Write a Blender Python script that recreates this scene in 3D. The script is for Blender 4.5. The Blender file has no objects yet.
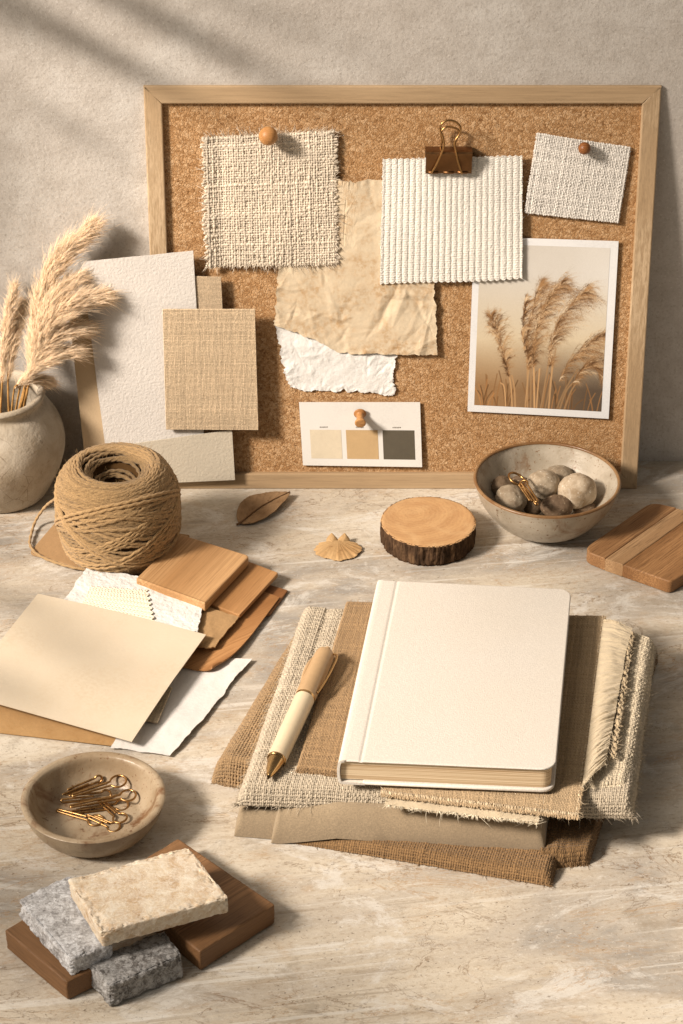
import bpy, math, random
import numpy as np

R_ = np.random.default_rng(11)
random.seed(5)
SC = bpy.context.scene
COL = SC.collection
PI = math.pi

# ------------------------------------------------------------------ camera
F_PX, PITCH = 2200.0, math.radians(32.0)
CAM = np.array([0.0, -1.45, 0.86])
FWD = np.array([0, math.cos(PITCH), -math.sin(PITCH)])
UPV = np.array([0, math.sin(PITCH), math.cos(PITCH)])
RGT = np.array([1.0, 0, 0])


def ray(px, py):
    return FWD + RGT * ((px - 341.5) / F_PX) + UPV * ((512 - py) / F_PX)


class Frame:
    """a plane in the place: the table top, or the face of the leaning board"""
    def __init__(s, O, ex, ey, n):
        s.O, s.ex, s.ey, s.n = [np.array(a, float) for a in (O, ex, ey, n)]

    def pos(s, a, b, h=0.0):
        a, b = np.asarray(a, float), np.asarray(b, float)
        h = np.broadcast_to(np.asarray(h, float), np.broadcast(a, b).shape)
        return s.O + a[..., None] * s.ex + b[..., None] * s.ey + h[..., None] * s.n

    def px(s, x, y, h=0.0):
        d = ray(x, y)
        O = s.O + s.n * h
        t = np.dot(O - CAM, s.n) / np.dot(d, s.n)
        p = CAM + d * t - O
        return np.array([np.dot(p, s.ex), np.dot(p, s.ey)])

    def pxs(s, pts, h=0.0):
        return np.array([s.px(x, y, h) for x, y in pts])


TABLE = Frame((0, 0, 0), (1, 0, 0), (0, 1, 0), (0, 0, 1))
LEAN = math.radians(7.2)
_foot = TABLE.px(400, 489)
BOARD = Frame((0, _foot[1] + 0.004, 0), (1, 0, 0), (0, math.sin(LEAN), math.cos(LEAN)),
              (0, -math.cos(LEAN), math.sin(LEAN)))

# ------------------------------------------------------------------ noise


def _hash(i, j, k, seed):
    n = (i * 374761393 + j * 668265263 + k * 2147483647 + seed * 1274126177) & 0xFFFFFFFF
    n = ((n ^ (n >> 13)) * 1274126177) & 0xFFFFFFFF
    n = (n ^ (n >> 16)) & 0xFFFFFFFF
    return n / 4294967295.0


def vnoise(P, seed=0):
    P = np.asarray(P, float)
    I = np.floor(P).astype(np.int64)
    f = P - I
    f = f * f * (3 - 2 * f)
    r = 0
    for dx in (0, 1):
        wx = f[..., 0] if dx else 1 - f[..., 0]
        for dy in (0, 1):
            wy = f[..., 1] if dy else 1 - f[..., 1]
            for dz in (0, 1):
                wz = f[..., 2] if dz else 1 - f[..., 2]
                r = r + wx * wy * wz * _hash(I[..., 0] + dx, I[..., 1] + dy, I[..., 2] + dz, seed)
    return r * 2 - 1


def fbm(P, seed=0, o=4, g=0.5):
    P = np.asarray(P, float)
    r, a, t = 0, 1.0, 0.0
    for i in range(o):
        r = r + a * vnoise(P * (2.03 ** i), seed + i * 17)
        t += a
        a *= g
    return r / t


def n1(x, seed=0, o=3, g=0.5):
    x = np.asarray(x, float)
    return fbm(np.stack([x, np.zeros_like(x) + 0.37 + seed * 3.1, np.zeros_like(x) + 0.71], -1), seed, o, g)


def n2(x, y, seed=0, o=3, g=0.5):
    x, y = np.broadcast_arrays(np.asarray(x, float), np.asarray(y, float))
    return fbm(np.stack([x, y, np.zeros_like(x) + 0.41], -1), seed, o, g)


def creases(x, y, n, seed, amp=.0008, wid=.05, asp=1.0, ln=.35, box=(0, 1, 0, 1)):
    """sharp fold lines of crumpled paper: short V-shaped ridges and valleys in random directions"""
    g = np.random.default_rng(seed)
    h = np.zeros(np.broadcast(x, y).shape)
    for k in range(n):
        cx, cy = g.uniform(box[0], box[1]), g.uniform(box[2], box[3])
        a = g.uniform(0, PI)
        u = (x - cx) * math.cos(a) * asp + (y - cy) * math.sin(a)
        v = -(x - cx) * math.sin(a) * asp + (y - cy) * math.cos(a) + .012 * n1(u * 14, seed + k, 2)
        L = ln * g.uniform(.4, 1.0)
        w = wid * g.uniform(.5, 1.3) * np.clip(1 - np.abs(u) / L, 0, 1)
        s = g.choice([-1, 1]) * g.uniform(.4, 1)
        h = h + s * amp * np.clip(1 - np.abs(v) / np.maximum(w, 1e-6), 0, 1) * np.clip(w / wid, 0, 1)
        h = h + s * amp * .5 * np.clip(v / .08, -1, 1) * np.clip(1 - np.abs(u) / L, 0, 1) * .5
    return h


# ------------------------------------------------------------------ objects
WL = {}


def tag(o, label=None, cat=None, group=None, kind=None):
    if label: o['label'] = label
    if cat: o['category'] = cat
    if group: o['group'] = group
    if kind: o['kind'] = kind
    return o


def thing(name, label, cat, loc, group=None):
    o = bpy.data.objects.new(name, None)
    o.empty_display_size = 0.01
    COL.objects.link(o)
    o.location = [float(v) for v in loc]
    WL[o.name] = np.array(loc, float)
    return tag(o, label, cat, group)


def mk(name, V, faces, mat, parent=None, loc=None, smooth=True, col=None, solid=None, bevel=None):
    """ONE mesh object from world-space points; faces = list of (n,k) index arrays or of index lists"""
    V = np.asarray(V, float).reshape(-1, 3)
    if parent is not None:
        base = WL[parent.name]
        wl = base
    else:
        wl = np.array(loc if loc is not None else [V[:, 0].mean(), V[:, 1].mean(), V[:, 2].min()], float)
    V = V - wl
    me = bpy.data.meshes.new(name)
    arrs = []
    for f in faces:
        if isinstance(f, np.ndarray):
            if f.size: arrs.append((f.astype(np.int32), f.shape[1]))
        else:
            for g in f:
                a = np.array([g], np.int32)
                arrs.append((a, a.shape[1]))
    nl = sum(a.size for a, k in arrs)
    nf = sum(len(a) for a, k in arrs)
    me.vertices.add(len(V)); me.loops.add(nl); me.polygons.add(nf)
    me.vertices.foreach_set('co', V.astype(np.float32).ravel())
    me.loops.foreach_set('vertex_index', np.concatenate([a.ravel() for a, k in arrs]))
    st = np.concatenate([np.full(len(a), k, np.int32) for a, k in arrs])
    me.polygons.foreach_set('loop_start', (np.cumsum(st) - st).astype(np.int32))
    me.polygons.foreach_set('use_smooth', (st <= 4) & bool(smooth))
    me.update(calc_edges=True)
    me.validate()
    if col is not None:
        col = np.asarray(col, float)
        if col.ndim == 1:
            col = np.repeat(col[:, None], 3, 1)
        c4 = np.ones((len(V), 4), np.float32)
        c4[:, :3] = col
        at = me.color_attributes.new('Col', 'FLOAT_COLOR', 'POINT')
        at.data.foreach_set('color', c4.ravel())
    if mat: me.materials.append(mat)
    o = bpy.data.objects.new(name, me)
    COL.objects.link(o)
    if parent is not None:
        o.parent = parent
        WL[o.name] = wl
    else:
        o.location = wl.tolist()
        WL[o.name] = wl
    if solid:
        m = o.modifiers.new('thickness', 'SOLIDIFY'); m.thickness = solid; m.offset = -1
        m = o.modifiers.new('split', 'EDGE_SPLIT'); m.split_angle = math.radians(50)
    if bevel:
        m = o.modifiers.new('edge', 'BEVEL'); m.width = bevel; m.segments = 2
        m.limit_method = 'ANGLE'; m.angle_limit = math.radians(40)
    return o


def gridf(nu, nv, base=0, wrap_u=False):
    """faces of a grid of nu x nv points, index = j*nu + i"""
    iu = np.arange(nu if wrap_u else nu - 1)
    jv = np.arange(nv - 1)
    I, J = np.meshgrid(iu, jv)
    I2 = (I + 1) % nu
    q = np.stack([J * nu + I, J * nu + I2, (J + 1) * nu + I2, (J + 1) * nu + I], -1).reshape(-1, 4)
    return q + base


def bil(c, u, v):
    """corners: near-left, near-right, far-right, far-left"""
    u, v = np.asarray(u, float)[..., None], np.asarray(v, float)[..., None]
    return (c[0] * (1 - u) + c[1] * u) * (1 - v) + (c[3] * (1 - u) + c[2] * u) * v


def tubes(P, r, K=6, ref=None, twist=0.0, lob=0.0, prof=None):
    """P (T,M,3), r scalar or (T,M): T tubes of M points. Returns V, faces, and the tube index of each vertex"""
    P = np.asarray(P, float)
    if P.ndim == 2: P = P[None]
    T, M, _ = P.shape
    r = np.broadcast_to(np.asarray(r, float), (T, M))
    tan = np.gradient(P, axis=1)
    tan /= np.linalg.norm(tan, axis=2, keepdims=True) + 1e-12
    if ref is None:
        ref = np.array([0.13, 0.21, 0.97])
    ref = np.broadcast_to(np.asarray(ref, float), P.shape)
    side = np.cross(tan, ref)
    side /= np.linalg.norm(side, axis=2, keepdims=True) + 1e-9
    up = np.cross(side, tan)
    a = np.arange(K) * 2 * PI / K
    if twist:
        L = np.cumsum(np.concatenate([np.zeros((T, 1)), np.linalg.norm(np.diff(P, axis=1), axis=2)], 1), 1)
        rr = 1 + lob * np.cos(2 * (a[None, None] - twist * L[..., None]))
    else:
        rr = np.ones((1, 1, K))
    ring = P[:, :, None] + (r[..., None] * rr)[..., None] * (np.cos(a)[None, None, :, None] * side[:, :, None] +
                                                           np.sin(a)[None, None, :, None] * up[:, :, None])
    V = ring.reshape(-1, 3)
    q = gridf(K, M, 0, wrap_u=True)
    q = (q[None] + (np.arange(T) * M * K)[:, None, None]).reshape(-1, 4)
    caps = np.concatenate([np.arange(K)[::-1][None] + (np.arange(T) * M * K)[:, None],
                           np.arange(K)[None] + (np.arange(T) * M * K + (M - 1) * K)[:, None]])
    return V, [q, caps.astype(np.int64)], np.repeat(np.arange(T), M * K)


def lathe(prof, c, n=96, wob=0.0, seed=0, tilt=None):
    prof = np.array(prof, float)
    a = np.arange(n) * 2 * PI / n
    r = prof[:, 0][:, None] * (1 + wob * n2(np.cos(a)[None] * 1.3 + prof[:, 1][:, None] * 30, np.sin(a)[None] * 1.3, seed))
    V = np.stack([c[0] + r * np.cos(a), c[1] + r * np.sin(a), c[2] + np.repeat(prof[:, 1][:, None], n, 1)], -1)
    return V.reshape(-1, 3), [gridf(n, len(prof), 0, True)]


def smooth_prof(pts, n=8):
    """Catmull-Rom through the profile points"""
    p = np.array(pts, float)
    p = np.vstack([2 * p[0] - p[1], p, 2 * p[-1] - p[-2]])
    out = []
    for i in range(1, len(p) - 2):
        for k in range(n):
            t = k / n
            out.append(0.5 * ((2 * p[i]) + (-p[i - 1] + p[i + 1]) * t + (2 * p[i - 1] - 5 * p[i] + 4 * p[i + 1] - p[i + 2]) * t * t
                              + (-p[i - 1] + 3 * p[i] - 3 * p[i + 1] + p[i + 2]) * t ** 3))
    out.append(p[-2])
    return np.array(out)


def spline(pts, n):
    """n points along a Catmull-Rom through pts, evenly spread"""
    q = smooth_prof(pts, 16)
    L = np.concatenate([[0], np.cumsum(np.linalg.norm(np.diff(q, axis=0), axis=1))])
    t = np.linspace(0, L[-1], n)
    return np.stack([np.interp(t, L, q[:, k]) for k in range(q.shape[1])], 1)


def round_poly(c, rad, seg=6):
    c = np.array(c, float)
    n = len(c)
    rad = np.broadcast_to(np.asarray(rad, float), (n,))
    out = []
    for i in range(n):
        p, a, b = c[i], c[i - 1] - c[i], c[(i + 1) % n] - c[i]
        if rad[i] <= 0:
            out.append(p); continue
        la, lb = np.linalg.norm(a), np.linalg.norm(b)
        a, b = a / la, b / lb
        ang = math.acos(np.clip(np.dot(a, b), -1, 1))
        d = min(rad[i] / math.tan(ang / 2), la * 0.45, lb * 0.45)
        for k in range(seg + 1):
            t = k / seg
            out.append((p + a * d) * (1 - t) ** 2 + 2 * p * t * (1 - t) + (p + b * d) * t * t)
    return np.array(out)


def densify(o, step):
    out = []
    for i in range(len(o)):
        a, b = o[i], o[(i + 1) % len(o)]
        k = max(1, int(np.linalg.norm(b - a) / step))
        for j in range(k):
            out.append(a + (b - a) * j / k)
    return np.array(out)


def prism(outline, h0, h1, b=0.001, fr=TABLE, seg=3, top=True):
    """slab with rounded arrises on a frame"""
    o = np.array(outline, float)
    if np.sum(o[:, 0] * np.roll(o[:, 1], -1) - np.roll(o[:, 0], -1) * o[:, 1]) < 0: o = o[::-1]
    t = np.roll(o, -1, 0) - np.roll(o, 1, 0)
    t /= np.linalg.norm(t, axis=1, keepdims=True) + 1e-12
    inn = np.stack([-t[:, 1], t[:, 0]], 1)
    rings = []
    for k in range(seg + 1):
        a = k / seg * PI / 2
        rings.append((b * (1 - math.sin(a)), h0 + b * (1 - math.cos(a))))
    for k in range(seg + 1):
        a = k / seg * PI / 2
        rings.append((b * (1 - math.cos(a)), h1 - b * (1 - math.sin(a))))
    V = np.concatenate([fr.pos(*(o + inn * d).T, h) for d, h in rings])
    N = len(o)
    return V, [gridf(N, len(rings), 0, True), [list(range(N))[::-1], [(len(rings) - 1) * N + i for i in range(N)]]]


# ------------------------------------------------------------------ cloth and paper
class Surf:
    """a cloth or paper lying on a frame; edges may round down to the base (folded thickness)"""
    def __init__(s, fr, corners, h=0.0, T=0.0, R=(0, 0, 0, 0), hf=None, edge=None, hb=None):
        s.hb = hb
        s.fr, s.c, s.h, s.T, s.R, s.hf, s.edge = fr, np.array(corners, float), h, T, R, hf, edge
        s.Lu = 0.5 * (np.linalg.norm(s.c[1] - s.c[0]) + np.linalg.norm(s.c[2] - s.c[3]))
        s.Lv = 0.5 * (np.linalg.norm(s.c[3] - s.c[0]) + np.linalg.norm(s.c[2] - s.c[1]))

    def _one(s, u, Ra, Rb, L):
        aA = (Ra + s.T) / 2 * PI / 2 if Ra > 0 else 0.0
        aB = (Rb + s.T) / 2 * PI / 2 if Rb > 0 else 0.0
        mid = L - Ra - Rb
        tot = aA + mid + aB
        d = np.asarray(u, float) * tot
        x = Ra + (d - aA)
        hh = np.ones_like(d)
        if Ra > 0:
            th = np.clip(d / aA, 0, 1) * PI / 2
            m = d < aA
            x = np.where(m, Ra * (1 - np.cos(th)) + np.minimum(d, 0), x)
            hh = np.where(m, np.sin(th), hh)
        if Rb > 0:
            th = np.clip((tot - d) / aB, 0, 1) * PI / 2
            m = d > tot - aB
            x = np.where(m, L - Rb * (1 - np.cos(th)) + np.maximum(d - tot, 0), x)
            hh = np.where(m, np.sin(th), hh)
        return x / L, hh

    def p(s, u, v):
        u, v = np.broadcast_arrays(np.asarray(u, float), np.asarray(v, float))
        x, hu = s._one(u, s.R[0], s.R[1], s.Lu)
        y, hv = s._one(v, s.R[2], s.R[3], s.Lv)
        ab = bil(s.c, x, y)
        if s.edge is not None:
            ab = ab + s.edge(x, y)
        h = s.h + s.T * hu * hv
        if s.hf is not None:
            h = h + s.hf(x, y) * (hu * hv if s.T > 0 else 1.0)
        if s.hb is not None: h = h + s.hb(x, y)
        return s.fr.pos(ab[..., 0], ab[..., 1], h)

    def pn(s, u, v, e=2e-3):
        P = s.p(u, v)
        a = s.p(np.asarray(u) + e, v) - s.p(np.asarray(u) - e, v)
        b = s.p(u, np.asarray(v) + e) - s.p(u, np.asarray(v) - e)
        n = np.cross(a, b)
        n /= np.linalg.norm(n, axis=-1, keepdims=True) + 1e-15
        return P, n


def torn(amp, freq=40, seed=0, sides=(1, 1, 1, 1), Lu=0.08, Lv=0.08, g=0.62):
    """irregular edge: displaces the plane coordinates near the chosen sides (left, right, near, far)"""
    def f(x, y):
        d = np.zeros(x.shape + (2,))
        k = 7
        d[..., 0] += sides[0] * amp * n1(y * Lv * freq, seed + 1, 5, g) * (1 - np.clip(x, 0, 1)) ** k
        d[..., 0] += sides[1] * amp * n1(y * Lv * freq, seed + 2, 5, g) * np.clip(x, 0, 1) ** k
        d[..., 1] += sides[2] * amp * n1(x * Lu * freq, seed + 3, 5, g) * (1 - np.clip(y, 0, 1)) ** k
        d[..., 1] += sides[3] * amp * n1(x * Lu * freq, seed + 4, 5, g) * np.clip(y, 0, 1) ** k
        return d
    return f


def edgy(n, k=0.5):
    """parameter samples a little denser at both ends"""
    t = np.linspace(0, 1, n)
    return t + k * 0.5 / PI * -np.sin(2 * PI * t)


def cover(name, S, mat, nu=60, nv=60, parent=None, loc=None, solid=0.0004, off=0.0, col=None, inset=0.0):
    u, v = np.meshgrid(inset + edgy(nu) * (1 - 2 * inset), inset + edgy(nv) * (1 - 2 * inset))
    P, n = S.pn(u, v)
    V = (P + n * off).reshape(-1, 3)
    c = None
    if col is not None:
        c = col(u, v).reshape(u.size, -1)
        if c.shape[1] == 1: c = c[:, 0]
    return mk(name, V, [gridf(nu, nv)], mat, parent, loc, True, c, solid)


def weave(S, nu, nv, rad, amp, seed=0, fray=(0.02, 0.02, 0.02, 0.02), spc=3, K=5, wob=0.15, thick=0.25, lift=0.0,
          flat=1.0, cvar=0.16, slub=0.25):
    """real interlaced threads on a surface. fray = how far the ends stick out beyond each side (fraction)"""
    g = np.random.default_rng(seed)
    Vs, Fs, Cs = [], [], []
    off = 0
    for axis in (0, 1):
        n, m = (nu, nv) if axis == 0 else (nv, nu)
        fa, fb = (fray[2], fray[3]) if axis == 0 else (fray[0], fray[1])
        M = m * spc + 1 + 10
        a = g.random(n); b = g.random(n)
        lo = -fa * (0.35 + 0.65 * a) ; hi = 1 + fb * (0.35 + 0.65 * b)
        t = np.linspace(0, 1, M)[None] * (hi - lo)[:, None] + lo[:, None]
        i = np.arange(n)
        base = (i + 0.5) / n
        w = wob / n * n2(t * m * 0.18, (i * 7.3)[:, None] + seed, seed + axis, 2)
        over = np.maximum(np.maximum(-t, t - 1), 0)
        stray = n2(t * 9, (i * 3.7)[:, None], seed + 5 + axis, 2) * over * 1.3
        c = base[:, None] + w + stray
        ph = PI * (t * m - 0.5) + PI * i[:, None] + (PI if axis else 0)
        inside = np.clip(1 - over * 60, 0, 1)
        hgt = amp * np.cos(ph) * inside + lift + n2(t * 14, (i * 2.1)[:, None], seed + 9, 2) * np.minimum(over * 4, 1) * 0.0025
        if axis == 0: P, N = S.pn(c, t)
        else: P, N = S.pn(t, c)
        P = P + N * hgt[..., None]
        r = rad * (1 + thick * (g.random(n)[:, None] - 0.5) + slub * n2(t * m * 0.35, (i * 5.1)[:, None], seed + 3 + axis, 2))
        r = r * np.clip(1 - over * 3.0, 0.35, 1)
        r[:, -1] *= 0.3; r[:, 0] *= 0.3
        V, F, idx = tubes(P, r, K, N)
        cc = 1 + cvar * (g.random(n)[:, None] - 0.5) * 2 + 0.14 * n2(t * m * 0.3, (i * 1.7)[:, None], seed + 21 + axis, 3)
        Vs.append(V); Cs.append(np.repeat(cc.ravel(), K))
        Fs.append(F[0] + off); Fs.append(F[1] + off)
        off += len(V)
    return np.concatenate(Vs), Fs, np.concatenate(Cs)


def fuzz(S, n, length, rad, seed=0, lift=0.0004, edges=False, curl=1.0):
    """short stray fibres"""
    g = np.random.default_rng(seed)
    u, v = g.random(n), g.random(n)
    if edges:
        e = g.integers(0, 4, n); q = g.random(n) * 0.015
        u = np.where(e == 0, q, np.where(e == 1, 1 - q, u)); v = np.where(e == 2, q, np.where(e == 3, 1 - q, v))
    P, N = S.pn(u, v)
    d = g.normal(size=(n, 3)); d /= np.linalg.norm(d, axis=1, keepdims=True)
    d = d - N * np.sum(d * N, 1)[:, None] * 0.6
    if edges:
        C0 = S.p(np.array([0.5]), np.array([0.5]))
        o = P - C0; o /= np.linalg.norm(o, axis=1, keepdims=True)
        d = d * 0.8 + o * 0.8
    k = g.normal(size=(n, 3)) * 0.5 * curl
    t = np.linspace(0, 1, 5)[None, :, None]
    L = (length * (0.4 + g.random(n)))[:, None, None]
    Q = P[:, None] + N[:, None] * (lift + 0.35 * L * t * (1 - 0.5 * t) * g.random(n)[:, None, None]) + L * (d[:, None] * t + k[:, None] * t * t * 0.6)
    r = rad * np.array([1, 0.9, 0.8, 0.6, 0.25])[None] * np.ones((n, 1))
    V, F, idx = tubes(Q, r, 3, N[:, None])
    c = np.repeat(1.05 + 0.25 * (g.random(n) - 0.4), 15)
    return V, F, c


def join(*parts):
    Vs, Fs, Cs, off = [], [], [], 0
    for V, F, C in parts:
        Vs.append(V); Cs.append(C)
        for f in F: Fs.append(f + off)
        off += len(V)
    return np.concatenate(Vs), Fs, np.concatenate(Cs)
# light levels
KEY_W, FILL_W, AMB = 770.0, 16.0, 0.17


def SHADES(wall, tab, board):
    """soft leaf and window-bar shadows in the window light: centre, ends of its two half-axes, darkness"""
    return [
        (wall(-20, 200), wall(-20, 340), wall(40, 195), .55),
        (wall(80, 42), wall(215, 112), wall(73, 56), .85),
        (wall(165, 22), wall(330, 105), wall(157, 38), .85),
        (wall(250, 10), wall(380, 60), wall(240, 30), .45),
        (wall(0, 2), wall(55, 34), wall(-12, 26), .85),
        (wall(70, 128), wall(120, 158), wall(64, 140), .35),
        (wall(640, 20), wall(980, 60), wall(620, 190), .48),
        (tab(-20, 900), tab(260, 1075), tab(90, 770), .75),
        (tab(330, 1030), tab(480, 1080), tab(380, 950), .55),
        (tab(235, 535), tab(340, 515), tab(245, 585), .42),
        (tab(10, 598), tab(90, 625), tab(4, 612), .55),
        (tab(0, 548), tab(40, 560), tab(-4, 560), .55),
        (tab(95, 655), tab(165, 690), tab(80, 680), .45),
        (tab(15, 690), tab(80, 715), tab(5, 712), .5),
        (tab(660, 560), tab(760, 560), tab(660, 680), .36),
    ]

# ------------------------------------------------------------------ materials
def lin(c):
    c = np.array(c, float) / 255.0
    return np.where(c <= 0.04045, c / 12.92, ((c + 0.055) / 1.055) ** 2.4)


_WHITE = lin((252, 240, 224))


def alb(r, g, b, k=1.0):
    """base colour of a surface that looks like this in the warm window light"""
    a = np.clip(lin((r, g, b)) / _WHITE * 0.84 * k, 0.004, 0.9)
    return (float(a[0]), float(a[1]), float(a[2]), 1.0)


class NB:
    def __init__(s, name):
        s.m = bpy.data.materials.new(name)
        s.m.use_nodes = True
        s.t = s.m.node_tree
        s.t.nodes.clear()
        s.out = s.t.nodes.new('ShaderNodeOutputMaterial')
        s.b = s.t.nodes.new('ShaderNodeBsdfPrincipled')
        s.t.links.new(s.b.outputs[0], s.out.inputs[0])
        s.tc = s.t.nodes.new('ShaderNodeTexCoord')

    def put(s, sock, v):
        if hasattr(v, 'is_output'): s.t.links.new(v, sock)
        else: sock.default_value = v

    def map(s, scale=(1, 1, 1), rot=(0, 0, 0), loc=(0, 0, 0), vec=None):
        n = s.t.nodes.new('ShaderNodeMapping')
        s.put(n.inputs['Vector'], vec if vec is not None else s.tc.outputs['Object'])
        n.inputs['Scale'].default_value = scale; n.inputs['Rotation'].default_value = rot; n.inputs['Location'].default_value = loc
        return n.outputs[0]

    def noise(s, vec, scale, detail=4, rough=0.55, dist=0.0):
        n = s.t.nodes.new('ShaderNodeTexNoise')
        s.put(n.inputs['Vector'], vec)
        n.inputs['Scale'].default_value = scale; n.inputs['Detail'].default_value = detail
        n.inputs['Roughness'].default_value = rough; n.inputs['Distortion'].default_value = dist
        return n.outputs[0]

    def voro(s, vec, scale, out='Color', feat='F1', rnd=1.0):
        n = s.t.nodes.new('ShaderNodeTexVoronoi')
        n.feature = feat
        s.put(n.inputs['Vector'], vec); n.inputs['Scale'].default_value = scale
        n.inputs['Randomness'].default_value = rnd
        return n.outputs[out]

    def wave(s, vec, scale, dist=0, detail=2, dscale=1, typ='BANDS', dirn='X', prof='SIN'):
        n = s.t.nodes.new('ShaderNodeTexWave')
        n.wave_type = typ; n.wave_profile = prof
        if typ == 'BANDS': n.bands_direction = dirn
        else: n.rings_direction = dirn
        s.put(n.inputs['Vector'], vec); n.inputs['Scale'].default_value = scale; n.inputs['Distortion'].default_value = dist
        n.inputs['Detail'].default_value = detail; n.inputs['Detail Scale'].default_value = dscale
        return n.outputs['Fac']

    def ramp(s, fac, stops, interp='LINEAR'):
        n = s.t.nodes.new('ShaderNodeValToRGB')
        n.color_ramp.interpolation = interp
        e = n.color_ramp.elements
        while len(e) < len(stops): e.new(0.5)
        for k, (p, c) in enumerate(stops):
            e[k].position = p
            e[k].color = c if len(c) == 4 else (*c, 1)
        s.put(n.inputs[0], fac)
        return n.outputs[0]

    def gramp(s, fac, a, b, va=0.0, vb=1.0):
        n = s.t.nodes.new('ShaderNodeMapRange')
        n.clamp = True
        n.interpolation_type = 'SMOOTHSTEP'
        s.put(n.inputs[0], fac)
        for i, v in ((1, a), (2, b), (3, va), (4, vb)): n.inputs[i].default_value = v
        return n.outputs[0]

    def mix(s, fac, a, b, mode='MIX'):
        n = s.t.nodes.new('ShaderNodeMix')
        n.data_type = 'RGBA'; n.blend_type = mode
        s.put(n.inputs[0], fac); s.put(n.inputs[6], a); s.put(n.inputs[7], b)
        return n.outputs[2]

    def math(s, op, a, b=0.0, c=0.0):
        n = s.t.nodes.new('ShaderNodeMath'); n.operation = op
        s.put(n.inputs[0], a); s.put(n.inputs[1], b); s.put(n.inputs[2], c)
        return n.outputs[0]

    def attr(s, name='Col'):
        n = s.t.nodes.new('ShaderNodeAttribute'); n.attribute_name = name
        return n.outputs['Color']

    def bump(s, h, dist=0.001, strength=1.0, prev=None):
        n = s.t.nodes.new('ShaderNodeBump')
        s.put(n.inputs['Height'], h)
        n.inputs['Distance'].default_value = dist; n.inputs['Strength'].default_value = strength
        if prev is not None: s.t.links.new(prev, n.inputs['Normal'])
        return n.outputs[0]

    def fin(s, color, rough=0.8, normal=None, metal=0.0, spec=0.3, sheen=0.0, coat=0.0):
        s.put(s.b.inputs['Base Color'], color)
        s.put(s.b.inputs['Roughness'], rough)
        s.b.inputs['Metallic'].default_value = metal
        s.b.inputs['Specular IOR Level'].default_value = spec
        if sheen:
            s.b.inputs['Sheen Weight'].default_value = sheen
            s.b.inputs['Sheen Roughness'].default_value = 0.6
        if coat:
            s.b.inputs['Coat Weight'].default_value = coat
            s.b.inputs['Coat Roughness'].default_value = 0.25
        if normal is not None: s.t.links.new(normal, s.b.inputs['Normal'])
        return s.m


def dk(c, k): return (c[0] * k, c[1] * k, c[2] * k, 1.0)


def m_thread(name, c, var=0.22, rough=0.95, grain=900):
    """yarn: colour from the thread's own tint, fine fibre bump"""
    b = NB(name)
    o = b.map()
    n = b.noise(o, grain, 3, 0.6)
    big = b.noise(o, 25, 3)
    base = b.mix(b.gramp(n, 0.3, 0.7), dk(c, 1 - var), dk(c, 1 + var))
    base = b.mix(b.gramp(big, 0.3, 0.7), dk(c, 1), (c[0] * 1.08, c[1] * 1.0, c[2] * 0.9, 1)) if False else b.mix(0.25, base, b.mix(b.gramp(big, 0.35, 0.65), dk(c, 0.85), dk(c, 1.12)))
    base = b.mix(1.0, base, b.attr(), 'MULTIPLY')
    return b.fin(base, rough, b.bump(n, 0.0004, 0.5), spec=0.15, sheen=0.15)


def m_floss(name, c):
    b = NB(name)
    col = b.mix(1.0, c, b.attr(), 'MULTIPLY')
    m = b.fin(col, 0.9, None, spec=0.1, sheen=0.3)
    tr = b.t.nodes.new('ShaderNodeBsdfTranslucent'); b.put(tr.inputs[0], col)
    mx = b.t.nodes.new('ShaderNodeMixShader'); mx.inputs[0].default_value = 0.28
    b.t.links.new(b.b.outputs[0], mx.inputs[1]); b.t.links.new(tr.outputs[0], mx.inputs[2]); b.t.links.new(mx.outputs[0], b.out.inputs[0])
    return m


def m_cloth(name, c, pitch=0.0011, rot=0.0, var=0.2, depth=0.0004, rough=0.95, useattr=False):
    """finer woven cloth: interlaced thread pattern as relief"""
    b = NB(name)
    v = b.map(rot=(0, 0, rot))
    k = 1.0 / pitch / 20.0 * 2 * PI  # wave scale: period = 2pi/(20*scale)
    wv = b.noise(v, 140, 2)
    vv = b.t.nodes.new('ShaderNodeVectorMath'); vv.operation = 'ADD'
    sc = b.t.nodes.new('ShaderNodeVectorMath'); sc.operation = 'SCALE'
    nn = b.t.nodes.new('ShaderNodeTexNoise'); b.put(nn.inputs['Vector'], v); nn.inputs['Scale'].default_value = 120
    b.t.links.new(nn.outputs['Color'], sc.inputs[0]); sc.inputs['Scale'].default_value = pitch * 0.9
    b.t.links.new(v, vv.inputs[0]); b.t.links.new(sc.outputs[0], vv.inputs[1])
    vv = vv.outputs[0]
    wx = b.wave(vv, k, dirn='X'); wy = b.wave(vv, k, dirn='Y')
    ch = b.t.nodes.new('ShaderNodeTexChecker')
    b.put(ch.inputs['Vector'], vv); ch.inputs['Scale'].default_value = 1.0 / pitch
    h = b.mix(ch.outputs['Fac'], wx, wy)
    fine = b.noise(v, 1500, 2)
    big = b.noise(v, 30, 4)
    col = b.mix(b.gramp(h, 0.0, 0.8), dk(c, 1 - var * 1.5), dk(c, 1 + var * 0.5))
    col = b.mix(0.35, col, b.mix(b.gramp(fine, 0.3, 0.7), dk(c, 0.75), dk(c, 1.15)))
    col = b.mix(b.gramp(big, 0.3, 0.7, 0, 0.25), col, dk(c, 0.8))
    if useattr: col = b.mix(1.0, col, b.attr(), 'MULTIPLY')
    hh = b.math('MULTIPLY_ADD', fine, 0.5, h)
    return b.fin(col, rough, b.bump(hh, depth, 0.8), spec=0.12, sheen=0.2)


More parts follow.
